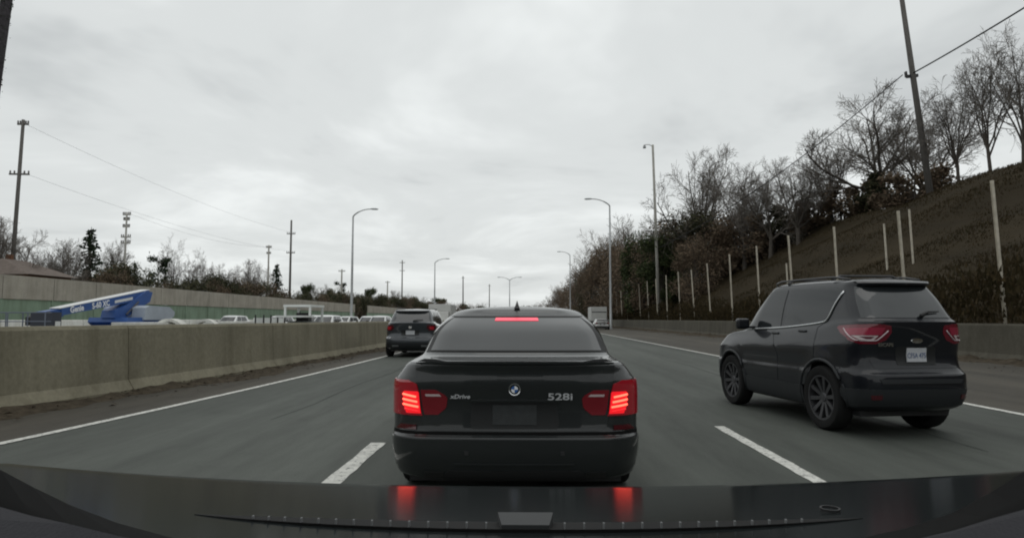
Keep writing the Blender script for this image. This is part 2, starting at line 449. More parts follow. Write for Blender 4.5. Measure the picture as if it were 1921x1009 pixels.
def litter_along(name, xs, side, y0, y1, w, h, lab):
    o = litter(name, 0, side, y0, y1, w, h, lab)
    me = o.data
    for v in me.vertices: v.co.x += xs(v.co.y)
    return o
litter_along('leaf_litter', lambda y: mx(y) + 0.30, 1, -4, 130, 0.75, 0.10, 'dark dirt and leaf litter along the foot of the median barrier')
litter_along('leaf_litter', lambda y: 14.85, -1, 8, 150, 2.2, 0.16, 'dark dirt and leaves along the foot of the low wall by the embankment')

# noise wall across the opposite road: posts, green lower panels, beige upper panels
NW = thing('noise_wall', (-36, 0, 0), 0, 'long noise wall, green below and beige above, beyond the opposite road', 'wall')
def noise_run(y0, y1):
    y = y0
    lo, up, po = None, None, None
    L = 5.0
    while y < y1 - 0.1:
        if lo is None:
            a = MB(); a.box(-.07, .07, .14, L - .14, 0, 2.72); lo = a.mesh('lower_panel')
            a = MB(); a.box(-.13, .16, .03, L - .03, 2.74, 4.4); up = a.mesh('upper_panel')
            a = MB(); a.box(-.16, .12, -.13, .13, 0, 2.735); po = a.mesh('post')
        link('lower_panel', lo, M_NOISE_GREEN, NW, (0, y, 0)); link('upper_panel', up, M_NOISE_TOP, NW, (0, y, 0)); link('post', po, M_NOISE_GREEN, NW, (0, y, 0))
        y += L
noise_run(20, 140); noise_run(152, 330)
# temporary pale barriers in front of it
tb = thing('temporary_barrier', (0, 0, 0), 0, 'pale concrete temporary barrier row at the foot of the green wall', 'barrier')
wall_sections(tb, lambda X: jersey(X, 1.28, 0.3, 0.11), lambda y: -33.6, 22, 150, 4.0, M_PALECON, 'barrier_section', 0.06)


# ------------------------------------------------------------------ cars: stacked plan outlines
def pchip(xs, ys):
    xs = np.asarray(xs, float); ys = np.asarray(ys, float); n = len(xs)
    h = np.diff(xs); d = np.diff(ys) / h; m = np.zeros(n)
    m[0], m[-1] = d[0], d[-1]
    for i in range(1, n - 1):
        if d[i - 1] * d[i] > 0:
            w1, w2 = 2 * h[i] + h[i - 1], h[i] + 2 * h[i - 1]
            m[i] = (w1 + w2) / (w1 / d[i - 1] + w2 / d[i])
    def f(x):
        x = min(max(x, xs[0]), xs[-1]); i = min(int(np.searchsorted(xs, x, 'right')) - 1, n - 2); i = max(i, 0)
        t = (x - xs[i]) / h[i]; t2, t3 = t * t, t * t * t
        return (2 * t3 - 3 * t2 + 1) * ys[i] + (t3 - 2 * t2 + t) * h[i] * m[i] + (-2 * t3 + 3 * t2) * ys[i + 1] + (t3 - t2) * h[i] * m[i + 1]
    return f

A1, A2, A3, A4 = 0.24, 0.36, 0.82, 0.92
class Skin:
    """car surface: rows of plan outlines; y runs forward from the rear end, x to the right"""
    KEYS = ('w', 'yr', 'yf', 'rc', 'rcy', 'br', 'fc', 'fcy', 'bf')
    def __init__(s, stations, rows, taper, ym, half, sx=1.0, sy=1.0, sz=1.0, flares=()):
        s.n = len(rows); idx = list(range(s.n))
        s.fn = [pchip(idx, [r[k] for r in rows]) for k in s.KEYS]
        s.zf = [pchip(idx, [r['z'][q] for r in rows]) for q in range(len(stations))]
        s.st = stations; s.taper, s.ym, s.half = taper, ym, half
        s.sc = (sx, sy, sz); s.flares = flares; s.cache = {}
    def row(s, r):
        r = round(r, 5)
        c = s.cache.get(r)
        if c is None:
            c = ([f(r) for f in s.fn], pchip(s.st, [f(r) for f in s.zf])); s.cache[r] = c
        return c
    def pt(s, t, r):
        sg = 1 if t >= 0 else -1; t = abs(t)
        (w, yr, yf, rc, rcy, br, fc, fcy, bf), zf = s.row(r)
        if t <= A1:
            x = (w - rc) * t / A1; y = yr + br * (x / w) ** 2
        elif t <= A2:
            p = (t - A1) / (A2 - A1) * math.pi / 2; x = w - rc + rc * math.sin(p); y = yr + br * (x / w) ** 2 + rcy * (1 - math.cos(p))
        elif t <= A3:
            x = w; q = (t - A2) / (A3 - A2); y = (yr + br + rcy) * (1 - q) + (yf - bf - fcy) * q
        elif t <= A4:
            p = (A4 - t) / (A4 - A3) * math.pi / 2; x = w - fc + fc * math.sin(p); y = yf - bf * (x / w) ** 2 - fcy * (1 - math.cos(p))
        else:
            x = (w - fc) * (1 - t) / (1 - A4); y = yf - bf * (x / w) ** 2
        z = zf(y)
        x *= 1 - s.taper * min(1.2, abs(y - s.ym) / s.half) ** 3
        for (fy, fz, fr, amt) in s.flares:
            d = math.hypot(y - fy, z - fz)
            if d < fr * 1.6 and t > A1: x += amt * math.exp(-((d - fr) / (fr * .22)) ** 2) * min(1, x / .6)
        return Vector((sg * x * s.sc[0], y * s.sc[1], z * s.sc[2]))
    def nrm(s, t, r):
        e = 0.004; r0, r1 = max(0, r - .03), min(s.n - 1, r + .03)
        a = s.pt(t + e, r) - s.pt(t - e, r); b = s.pt(t, r1) - s.pt(t, r0)
        n = a.cross(b)
        n = n.normalized() if n.length > 1e-12 else Vector((0, 0, 1))
        p = s.pt(t, r); c = Vector((0, s.ym * s.sc[1], 0.7))
        if abs(t) < 0.3: c.y = 1.8 * s.sc[1]
        return n if n.dot(p - c) > 0 else -n
    def tx(s, x, r):      # parameter of a point of the rear end at lateral position x
        sg = 1 if x >= 0 else -1; x = abs(x) / s.sc[0]
        lo, hi = 0.0, A2
        for _ in range(40):
            m = (lo + hi) / 2
            if s.pt(m, r).x / s.sc[0] < x: lo = m
            else: hi = m
        return sg * lo
    def ty(s, y, r):      # parameter of a point of the side at distance y from the rear
        y = y / s.sc[1]
        (w, yr, yf, rc, rcy, br, fc, fcy, bf), zf = s.row(r)
        y0, y1 = yr + br + rcy, yf - bf - fcy
        if y < y0:
            lo, hi = 0.0, A2
            for _ in range(40):
                m = (lo + hi) / 2
                if s.pt(m, r).y / s.sc[1] < y: lo = m
                else: hi = m
            return lo
        if y > y1:
            lo, hi = A3, 1.0
            for _ in range(40):
                m = (lo + hi) / 2
                if s.pt(m, r).y / s.sc[1] < y: lo = m
                else: hi = m
            return lo
        return A2 + (A3 - A2) * (y - y0) / (y1 - y0)
    def rz(s, z, y=None, x=None):   # row at which the skin reaches height z, at the rear centre (or the side at y)
        lo, hi = 0.0, s.n - 1.0
        for _ in range(40):
            m = (lo + hi) / 2
            p = s.pt(0.02, m) if y is None else s.pt(s.ty(y, m), m)
            if p.z < z: lo = m
            else: hi = m
        return lo
    def body(s, name, m, parent, sub=4):
        ts = list(np.linspace(0, A1, 13)[:-1]) + list(np.linspace(A1, A2, 9)[:-1]) + list(np.linspace(A2, A3, 57)[:-1]) + list(np.linspace(A3, A4, 7)[:-1]) + list(np.linspace(A4, 1, 7))
        full = ts + [-t for t in ts[-2:0:-1]]
        rs = []
        for i in range(s.n - 1):
            rs += [i + k / sub for k in range(sub)]
        rs.append(s.n - 1)
        N = len(full); P = []
        for r in rs: P += [s.pt(t, r) for t in full]
        Fc = [(j * N + i, j * N + (i + 1) % N, (j + 1) * N + (i + 1) % N, (j + 1) * N + i) for j in range(len(rs) - 1) for i in range(N)]
        Fc.append(tuple(range(N))[::-1]); Fc.append(tuple((len(rs) - 1) * N + i for i in range(N)))
        mb = MB(); mb.add(P, Fc)
        o = mb.build(name, m, parent, smooth=True)
        return o
    def patch(s, name, rows, m, parent, off=0.004, nu=10, nv=6, skirt=0.006, smooth_=True):
        """panel lying on the skin; rows = [(r, t0, t1), ...] from bottom to top"""
        P, N = [], []
        rr = np.linspace(0, len(rows) - 1, nv + 1)
        for q in rr:
            i = min(int(q), len(rows) - 2); f = q - i
            r, t0, t1 = [rows[i][k] * (1 - f) + rows[i + 1][k] * f for k in range(3)]
            for k in range(nu + 1):
                t = t0 + (t1 - t0) * k / nu
                n = s.nrm(t, r); P.append(s.pt(t, r) + n * off); N.append(n)
        W = nu + 1
        Fc = [(j * W + i, j * W + i + 1, (j + 1) * W + i + 1, (j + 1) * W + i) for j in range(nv) for i in range(nu)]
        if skirt:
            loop = [i for i in range(W)] + [j * W + nu for j in range(1, nv + 1)] + [nv * W + i for i in range(nu - 1, -1, -1)] + [j * W for j in range(nv - 1, 0, -1)]
            b = len(P); P += [P[i] - N[i] * skirt for i in loop]; L = len(loop)
            Fc += [(loop[k], loop[(k + 1) % L], b + (k + 1) % L, b + k) for k in range(L)]
        mb = MB(); mb.add(P, Fc)
        o = mb.build(name, m, parent, smooth=smooth_)
        if smooth_: sharp_edges(o.data, 50)
        return o

def cut_wheel_arches(body, centers, rad, depth):
    """carve the wheel housings out of the body mesh"""
    liner = M_BLACK
    if liner.name not in [mm.name for mm in body.data.materials]: body.data.materials.append(liner)
    mb = MB()
    for (x, y, z) in centers:
        sg = 1 if x > 0 else -1
        mb.lathe([(0.0001, sg * (abs(x) - depth)), (rad, sg * (abs(x) - depth)), (rad, sg * (abs(x) + .5)), (0.0001, sg * (abs(x) + .5))], 'x', 32, (0, y, z))
    me = mb.mesh('cutter'); me.materials.append(liner)
    cu = bpy.data.objects.new('cutter', me); C.objects.link(cu)
    cu.matrix_world = body.matrix_world.copy()
    cu.parent = body.parent
    md = body.modifiers.new('arches', 'BOOLEAN'); md.object = cu; md.operation = 'DIFFERENCE'; md.solver = 'EXACT'; md.material_mode = 'TRANSFER'
    dg = bpy.context.evaluated_depsgraph_get(); dg.update()
    new = bpy.data.meshes.new_from_object(body.evaluated_get(dg))
    old = body.data; body.modifiers.clear(); body.data = new; new.name = 'body'
    bpy.data.objects.remove(cu); bpy.data.meshes.remove(me); bpy.data.meshes.remove(old)
    sharp_edges(new, 38)

M_RIM = mat('rim_alloy', (0.085, 0.085, 0.09), 0.45, 0.7)
M_RIMDARK = mat('rim_shadow', (0.03, 0.03, 0.03), 0.6)
M_CHROME = mat('chrome', (0.72, 0.73, 0.74), 0.12, 1.0)
M_WHEELWELL = M_BLACK
_wheel_cache = {}
def wheel(parent, x, y, r, width=0.22, spokes=10, sx=1.0, rimmat=None):
    sg = 1 if x > 0 else -1
    key = (round(r, 3), width, spokes, sg)
    if key not in _wheel_cache:
        h = width / 2
        ty = MB(); rr = r * 0.70
        ty.lathe([(rr, -h * .9), (rr + .02, -h), (r * .93, -h * .98), (r * .985, -h * .8), (r, -h * .4), (r, h * .4), (r * .985, h * .8), (r * .93, h * .98), (rr + .02, h), (rr, h * .9)], 'x', 36)
        tme = ty.mesh('tyre')
        rm = MB(); o = sg * h * .82
        rm.cur = 0
        rm.lathe([(rr, sg * h * .92), (rr * .93, sg * h * .9), (rr * .9, sg * h * .2), (rr * .9, -sg * h * .5)], 'x', 36)
        for k in range(spokes):
            a = 2 * math.pi * k / spokes; ca, sa = math.cos(a), math.sin(a)
            def q(rad, tang, xx): return (xx, rad * ca - tang * sa, rad * sa + tang * ca)
            w0, w1 = .020, .026
            vs8 = [q(.05, -w0, o - sg * .03), q(.05, w0, o - sg * .03), q(rr * .94, w1, o), q(rr * .94, -w1, o), q(.05, -w0, o - sg * .07), q(.05, w0, o - sg * .07), q(rr * .94, w1, o - sg * .05), q(rr * .94, -w1, o - sg * .05)]
            rm.add(vs8, [(0, 1, 2, 3), (7, 6, 5, 4), (0, 4, 5, 1), (1, 5, 6, 2), (2, 6, 7, 3), (3, 7, 4, 0)])
        rm.lathe([(0.0001, o - sg * .018), (.05, o - sg * .02), (.07, o - sg * .045), (.075, o - sg * .08)], 'x', 20)
        rm.cur = 1
        rm.lathe([(0.0001, -sg * h * .3), (rr * .92, -sg * h * .3)], 'x', 28)
        rme = rm.mesh('rim')
        tme.materials.append(M_RUBBER); rme.materials.append(rimmat or M_RIM); rme.materials.append(M_RIMDARK)
        tme.polygons.foreach_set('use_smooth', [True] * len(tme.polygons)); sharp_edges(tme, 40)
        rme.polygons.foreach_set('use_smooth', [True] * len(rme.polygons)); sharp_edges(rme, 30)
        _wheel_cache[key] = (tme, rme)
    tme, rme = _wheel_cache[key]
    w = bpy.data.objects.new('wheel', None); C.objects.link(w); w.parent = parent; w.location = (x, y, r); w.empty_display_size = .1
    w.scale = (sx, 1, 1); w.rotation_euler = (random.uniform(0, 6), 0, 0)
    link('tyre', tme, None, w); link('rim', rme, None, w)
    return w

def R(w, yr, yf, z, rc=.28, rcy=.25, br=.05, fc=.30, fcy=.32, bf=.10):
    return dict(w=w, yr=yr, yf=yf, rc=rc, rcy=rcy, br=br, fc=fc, fcy=fcy, bf=bf, z=z)

# stations along the sedan            0     .5    1.3   2.4   3.5   4.3   4.9
SEDAN_ST = [0, .5, 1.3, 2.4, 3.5, 4.3, 4.9]
SEDAN = [
    R(.82, .17, 4.72, [.20] * 7),
    R(.895, .07, 4.82, [.235, .23, .21, .20, .20, .22, .24]),
    R(.915, .02, 4.88, [.33] * 7),
    R(.93, .0, 4.90, [.43] * 7),
    R(.932, -.004, 4.90, [.515, .50, .48, .48, .48, .49, .50]),
    R(.932, .028, 4.90, [.535, .52, .50, .50, .50, .51, .52]),
    R(.932, .052, 4.89, [.58, .57, .55, .55, .55, .55, .55]),
    R(.934, .058, 4.87, [.70, .69, .67, .66, .65, .63, .60]),
    R(.932, .040, 4.85, [.82, .81, .78, .75, .73, .70, .64]),
    R(.925, .026, 4.82, [.90, .885, .855, .82, .79, .75, .67]),
    R(.886, .030, 4.79, [.965, .945, .915, .885, .855, .80, .70]),
    R(.838, .012, 4.75, [1.022, 1.005, .965, .935, .90, .835, .72]),
    R(.824, .020, 4.73, [1.034, 1.018, .975, .945, .91, .845, .725]),
    R(.808, .060, 4.70, [1.040, 1.030, .985, .955, .92, .855, .735], rc=.22, rcy=.2),
    R(.785, .47, 3.78, [1.06, 1.065, 1.02, .99, .975, .97, .97], rc=.20, rcy=.26, br=.10, fc=.3, fcy=.35, bf=.20),
    R(.774, .53, 3.70, [1.085, 1.09, 1.045, 1.015, 1.0, .99, .99], rc=.20, rcy=.27, br=.11, fc=.3, fcy=.35, bf=.20),
    R(.742, .91, 3.28, [1.23, 1.23, 1.235, 1.22, 1.20, 1.2, 1.2], rc=.19, rcy=.30, br=.11, fc=.28, fcy=.3, bf=.16),
    R(.640, 1.40, 2.86, [1.37, 1.37, 1.375, 1.39, 1.37, 1.37, 1.37], rc=.17, rcy=.26, br=.10, fc=.24, fcy=.22, bf=.12),
    R(.600, 1.47, 2.76, [1.405, 1.405, 1.405, 1.43, 1.41, 1.41, 1.41], rc=.17, rcy=.24, br=.10, fc=.24, fcy=.2, bf=.10),
    R(.50, 1.53, 2.66, [1.43, 1.43, 1.432, 1.456, 1.44, 1.44, 1.44], rc=.16, rcy=.2, br=.08, fc=.2, fcy=.2, bf=.08),
    R(.28, 1.66, 2.5, [1.456, 1.456, 1.456, 1.472, 1.46, 1.46, 1.46], rc=.1, rcy=.12, br=.05, fc=.1, fcy=.1, bf=.05),
    R(.03, 1.8, 2.35, [1.470, 1.470, 1.470, 1.478, 1.472, 1.472, 1.472], rc=.01, rcy=.02, br=.0, fc=.01, fcy=.02, bf=.0),
]
SUV_ST = [0, .5, 1.2, 2.2, 3.2, 3.9, 4.5]
SUV = [
    R(.76, .22, 4.32, [.27, .25, .22, .22, .22, .24, .26]),
    R(.86, .09, 4.42, [.32, .29, .25, .25, .25, .27, .29]),
    R(.905, .02, 4.47, [.43, .41, .38, .38, .38, .39, .40]),
    R(.918, .0, 4.50, [.545, .53, .50, .50, .50, .51, .51]),
    R(.920, .01, 4.50, [.635, .62, .58, .58, .58, .58, .58]),
    R(.918, .05, 4.50, [.665, .65, .61, .61, .61, .61, .61]),
    R(.905, .095, 4.48, [.71, .70, .67, .66, .66, .65, .64]),
    R(.912, .125, 4.46, [.82, .81, .77, .76, .75, .74, .70]),
    R(.914, .105, 4.44, [.93, .92, .88, .86, .84, .82, .76]),
    R(.884, .075, 4.40, [1.03, 1.02, .98, .95, .92, .88, .80]),
    R(.850, .050, 4.34, [1.13, 1.11, 1.06, 1.01, .97, .93, .83]),
    R(.832, .045, 4.28, [1.165, 1.15, 1.09, 1.04, 1.0, .96, .85]),
    R(.815, .085, 3.85, [1.18, 1.175, 1.115, 1.06, 1.03, 1.03, .95], rc=.2, rcy=.22, br=.06, fc=.35, fcy=.35, bf=.25),
    R(.800, .115, 3.62, [1.205, 1.20, 1.14, 1.085, 1.06, 1.05, 1.0], rc=.2, rcy=.24, br=.07, fc=.3, fcy=.35, bf=.2),
    R(.745, .26, 3.20, [1.39, 1.385, 1.36, 1.34, 1.30, 1.28, 1.28], rc=.19, rcy=.26, br=.08, fc=.28, fcy=.3, bf=.16),
    R(.670, .40, 2.82, [1.54, 1.54, 1.545, 1.55, 1.50, 1.48, 1.48], rc=.17, rcy=.22, br=.08, fc=.24, fcy=.22, bf=.12),
    R(.640, .40, 2.74, [1.575, 1.575, 1.585, 1.59, 1.54, 1.52, 1.52], rc=.16, rcy=.2, br=.07, fc=.22, fcy=.2, bf=.1),
    R(.55, .46, 2.62, [1.60, 1.60, 1.62, 1.628, 1.58, 1.58, 1.58], rc=.14, rcy=.16, br=.05, fc=.2, fcy=.2, bf=.08),
    R(.30, .60, 2.4, [1.62, 1.62, 1.64, 1.648, 1.61, 1.6, 1.6], rc=.1, rcy=.1, br=.03, fc=.1, fcy=.1, bf=.05),
    R(.03, .8, 2.2, [1.635, 1.635, 1.65, 1.655, 1.63, 1.63, 1.63], rc=.01, rcy=.02, br=.0, fc=.01, fcy=.02, bf=.0),
]

def car_paint(name, col, metal=0.35, rough=0.32, coat=1.0, spec=0.5):
    return mat(name, col, rough, metal, coat=coat, spec=spec)
def glass_mat(name, col=(0.012, 0.014, 0.015)):
    return mat(name, col, 0.05, 0.0, spec=0.45)
M_LENS = mat('red_lens', (0.18, 0.006, 0.012), 0.12, spec=0.6, coat=0.6, emit=(0.5, 0.004, 0.02), estr=0.12)
M_LENSDARK = mat('dark_red_lens', (0.06, 0.006, 0.010), 0.12, spec=0.6, coat=0.4)
M_GLOW = mat('lamp_halo', (0.30, 0.01, 0.015), 0.2, emit=(1.0, 0.012, 0.02), estr=0.75)
M_BAR = mat('lamp_bar', (0.8, 0.1, 0.08), 0.2, emit=(1.0, 0.10, 0.055), estr=3.2)
M_BRAKE = mat('brake_light', (0.5, 0.05, 0.08), 0.3, emit=(1.0, 0.045, 0.10), estr=0.85)
M_PLATE = mat('plate_white', (0.44, 0.45, 0.47), 0.5, var=0.06, scale=30)
M_PLATEBLUE = mat('plate_blue', (0.08, 0.11, 0.20), 0.5)
M_SEAM = mat('panel_gap', (0.004, 0.004, 0.004), 0.9)

# ------------------------------------------------------------------ the black sedan ahead
def black_sedan():
    t = thing('black_sedan', (-0.075, 4.72, 0), 0, 'black sedan straight ahead with brake lights lit and a shark-fin antenna', 'car')
    paint = car_paint('sedan_black', (0.0165, 0.0190, 0.0195), 0.05, 0.42, .7, .2)
    s = Skin(SEDAN_ST, SEDAN, 0.055, 2.3, 2.45)
    gl = mat('sedan_glass', (0.016, 0.018, 0.0185), .06, spec=.30)
    body = s.body('body', paint, t)
    cut_wheel_arches(body, [(sx * .93, y, .33) for sx in (-1, 1) for y in (.98, 3.95)], .365, .30)
    for sx in (-1, 1):
        for y in (.98, 3.95): wheel(t, sx * .80, y, .335, .235)
    P = lambda name, rows, m, par=t, **k: s.patch(name, rows, m, par, **k)
    zr = lambda z: s.rz(z)
    def rows(*zx): return [(zr(z), s.tx(a, zr(z)) if not isinstance(a, tuple) else math.copysign(s.ty(abs(a[1]), zr(z)), a[1]), s.tx(b, zr(z)) if not isinstance(b, tuple) else math.copysign(s.ty(abs(b[1]), zr(z)), b[1])) for z, a, b in zx]
    # rear window with dark ceramic border, brake light behind its top edge
    P('window_border', [(14.98, -.318, .318), (15.9, -.316, .316), (16.97, -.312, .312)], mat('ceramic_black', (0.004, 0.004, 0.004), .5, spec=.12), nu=36, nv=12, off=.003)
    P('rear_window', [(15.12, -.292, .292), (15.9, -.290, .290), (16.74, -.284, .284)], gl, nu=36, nv=14, off=.006)
    bl = P('brake_light', [(16.56, -.092, .092), (16.73, -.092, .092)], M_BRAKE, nu=10, nv=2, off=.010)
    # side windows
    for sg in (-1, 1):
        for y0, y1, tb0, tb1 in ((.92, 1.75, 1.50, 1.78), (1.83, 2.72, 1.86, 2.55)):
            r0, r1 = 15.05, 16.85
            P('side_window', [(r0, sg * s.ty(y0, r0), sg * s.ty(y1 + (.55 if y1 > 2 else 0), r0)), (r1, sg * s.ty(max(tb0, y0), r1), sg * s.ty(tb1, r1))], gl, nu=8, nv=6, off=.004)
        d = P('door', [(3.2, sg * s.ty(1.35, 3.2), sg * s.ty(2.35, 3.2)), (8, sg * s.ty(1.25, 8), sg * s.ty(2.35, 8)), (13, sg * s.ty(1.2, 13), sg * s.ty(2.3, 13))], paint, nu=10, nv=14, off=.003)
        d2 = P('door', [(3.2, sg * s.ty(2.38, 3.2), sg * s.ty(3.45, 3.2)), (8, sg * s.ty(2.38, 8), sg * s.ty(3.5, 8)), (13, sg * s.ty(2.33, 13), sg * s.ty(3.4, 13))], paint, nu=10, nv=14, off=.003)
    # windscreen
    P('windscreen', [(15.1, .90, 1.10), (16.85, .90, 1.10)], gl, nu=2, nv=2) if False else None
    # trunk lid and bumper panels
    P('trunk_lid', rows((.560, -.60, .60), (.60, -.655, .655), (.70, -.665, .665), (.80, -.672, .672), (.90, -.690, .690), (.96, -.705, .705), (1.02, -.715, .715)), paint, nu=28, nv=26, off=.005, skirt=.012)
    P('bumper', rows((.235, -.66, .66), (.33, ('y', -.55), ('y', .55)), (.43, ('y', -.56), ('y', .56)), (.51, ('y', -.56), ('y', .56))), paint, nu=40, nv=14, off=.006, skirt=.012)
    P('bumper_gap', rows((.536, ('y', -.35), ('y', .35)), (.556, ('y', -.35), ('y', .35))), M_SEAM, nu=36, nv=2, off=.002, skirt=0)
    P('diffuser', rows((.225, -.52, .52), (.265, -.50, .50), (.295, -.46, .46)), M_BLACK, nu=16, nv=5, off=.012)
    # lip spoiler on the deck edge
    mb = MB(); n = 40; vs_ = []
    for i in range(n + 1):
        x = -.715 + 1.43 * i / n; u = x / .715
        e_ = (1 - abs(u) ** 6); yb = s.pt(s.tx(x, 12), 12).y; zb = s.pt(s.tx(x, 12), 12).z
        vs_ += [(x, yb + .13, zb + .004), (x, yb + .02, zb + .008 + .008 * e_), (x, yb - .020 * e_ - .004, zb + .008 + .010 * e_), (x, yb - .018 * e_ - .003, zb - .002 + .002 * e_), (x, yb + .005, zb - .02)]
    mb.add(vs_, [(i * 5 + k, i * 5 + k + 1, i * 5 + k + 6, i * 5 + k + 5) for i in range(n) for k in range(4)])
    mb.build('lip_spoiler', paint, t, auto=40)
    # wing-like black slots near the ends of the spoiler
    for sg in (-1, 1):
        mb = MB(); mb.prism([(sg * .70, 1.047), (sg * .55, 1.040), (sg * .49, 1.046), (sg * .57, 1.062), (sg * .65, 1.066)], 'y', .085, .10)
        o = mb.build('spoiler_end_cap', M_BLACK, t)
    # tail lamps
    for sg in (-1, 1):
        lamp = bpy.data.objects.new('tail_lamp', None); C.objects.link(lamp); lamp.parent = t
        def mr(*zx): return [(zr(z), sg * (s.tx(a, zr(z)) if not isinstance(a, tuple) else s.ty(a[1], zr(z))), sg * (s.tx(b, zr(z)) if not isinstance(b, tuple) else s.ty(b[1], zr(z)))) for z, a, b in zx]
        P('outer_lens', mr((.665, .655, ('y', .30)), (.70, .672, ('y', .42)), (.82, .680, ('y', .52)), (.89, .70, ('y', .55)), (.915, .76, ('y', .50))), M_LENS, lamp, nu=14, nv=12, off=.008, skirt=.014)
        P('inner_lens', mr((.672, .545, .640), (.72, .485, .655), (.80, .475, .662), (.850, .56, .668)), mat('inner_lens', (.13, .006, .012), .12, coat=.5, emit=(.5, .004, .02), estr=.03), lamp, nu=8, nv=8, off=.010, skirt=.014)
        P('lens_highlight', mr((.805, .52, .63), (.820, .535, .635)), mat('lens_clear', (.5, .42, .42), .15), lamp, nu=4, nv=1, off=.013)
        P('lamp_halo', mr((.68, .668, .775), (.74, .675, .80), (.83, .682, .80), (.838, .69, .79)), M_GLOW, lamp, nu=8, nv=6, off=.011, skirt=.004)
        for z0, a, b in ((.806, .700, .797), (.770, .692, .797), (.734, .684, .797), (.700, .684, .785)):
            pts = []
            for q in range(6):
                x = a + (b - a) * q / 5; rr = zr(z0 - .006 + .016 * q / 5); tt = sg * s.tx(x, rr); pts.append(s.pt(tt, rr) + s.nrm(tt, rr) * .014)
            mb = MB(); mb.tube(pts, .0075, 6); mb.build('light_bar', M_BAR if z0 > .71 else M_GLOW, lamp, smooth=True)
        P('reflector', mr((.565, .70, .86), (.60, .70, ('y', .17))), M_LENSDARK, t, nu=8, nv=2, off=.010)
    # badge, model lettering
    zc = .855; p = s.pt(0, zr(zc)); n = s.nrm(0.001, zr(zc))
    bd = bpy.data.objects.new('badge', None); C.objects.link(bd); bd.parent = t; bd.location = p + Vector((0, -.008, 0)); bd.rotation_euler = (math.atan2(-n.z, -n.y) * -1 if False else 0, 0, 0)
    mb = MB(); mb.lathe([(.0001, 0), (.039, 0), (.041, -.004), (.041, .01)], 'y', 28); mb.build('badge_base', M_BLACK, bd)
    mb = MB(); mb.lathe([(.036, -.006), (.041, -.007), (.043, -.003), (.043, .008)], 'y', 28); mb.build('badge_ring', M_CHROME, bd)
    for q, mm in ((0, 'w'), (1, 'b'), (2, 'w'), (3, 'b')):
        pts = [(0, 0)] + [(.024 * math.cos(math.radians(90 * q + a)), .024 * math.sin(math.radians(90 * q + a))) for a in range(0, 91, 15)]
        mb = MB(); mb.prism(pts, 'y', -.0075, -.002); mb.build('badge_quarter', mat('badge_white', (.75, .76, .78), .3) if mm == 'w' else mat('badge_blue', (.03, .10, .30), .3), bd)
    def lab(name, body_, x, z, size, sx_=1.0, ital=0.0):
        p = s.pt(s.tx(x, zr(z)), zr(z)); nn = s.nrm(s.tx(x, zr(z)), zr(z))
        text_mesh(name, body_, size, .003, mat('letter_silver', (.40, .41, .42), .35, .1), t, p + nn * .0095, (math.pi / 2, 0, math.atan2(nn.x, -nn.y)), ital, .0010, sx=sx_)
    lab('model_lettering', '528i', .322, .803, .066, 1.6)
    lab('drive_lettering', 'xDrive', -.385, .803, .040, 1.25, .15)
    # plate recess with dark blank plate
    P('plate_recess', rows((.575, -.30, .30), (.62, -.315, .315), (.745, -.30, .30), (.765, -.28, .28)), mat('recess_black', (.006, .007, .0075), .5), nu=16, nv=8, off=.0075, skirt=.004)
    P('licence_plate', rows((.605, -.155, .155), (.745, -.155, .155)), mat('dark_plate', (.022, .025, .026), .55, var=.2, scale=20), nu=8, nv=4, off=.014, skirt=.008)
    P('plate_trim', rows((.596, -.15, .10), (.603, -.15, .10)), M_CHROME, nu=8, nv=1, off=.015) if False else None
    P('trunk_handle', rows((.768, -.32, .32), (.782, -.31, .31)), paint, nu=14, nv=2, off=.018, skirt=.014)
    for x in (-.335, .335):
        P('sensor', rows((.405, x - .014, x + .014), (.432, x - .014, x + .014)), mat('sensor_grey', (.03, .03, .032), .4), nu=3, nv=2, off=.010)
    P('bumper_crease', rows((.335, -.40, .40), (.345, -.42, .42)), paint, nu=14, nv=1, off=.016, skirt=.01)
    for sg in (-1, 1):
        P('exhaust_trim', [(zr(.245), sg * s.tx(.50, zr(.245)), sg * s.tx(.64, zr(.245))), (zr(.285), sg * s.tx(.50, zr(.285)), sg * s.tx(.64, zr(.285)))], mat('exhaust', (.06, .06, .06), .35, .8), nu=4, nv=2, off=.012)
    # shark-fin antenna
    mb = MB(); prof = []
    for (y, z, w) in ((1.52, 0, .030), (1.545, .055, .010), (1.56, .075, .004), (1.62, .060, .010), (1.72, .012, .022), (1.76, .0, .006)): prof.append((y, z, w))
    mb = MB(); vs_ = []
    for y, z, w in prof: vs_ += [(-max(w, .026), y, 1.425 + .02), (0, y, 1.437 + z + .012), (max(w, .026), y, 1.425 + .02)]
    mb.add(vs_, [(i * 3 + k, i * 3 + k + 1, i * 3 + k + 4, i * 3 + k + 3) for i in range(5) for k in range(2)])
    mb.build('antenna_fin', M_BLACK, t, smooth=True)
    # door mirrors
    for sg in (-1, 1):
        o = bevel_box(sg * .90 - .075, sg * .90 + .075, 3.05, 3.16, .985, 1.10, .03, 'mirror', paint, t)
    mb = MB(); mb.box(-.78, .78, .3, 4.6, .16, .24); mb.build('underbody', M_BLACK, t)
    return t
black_sedan()

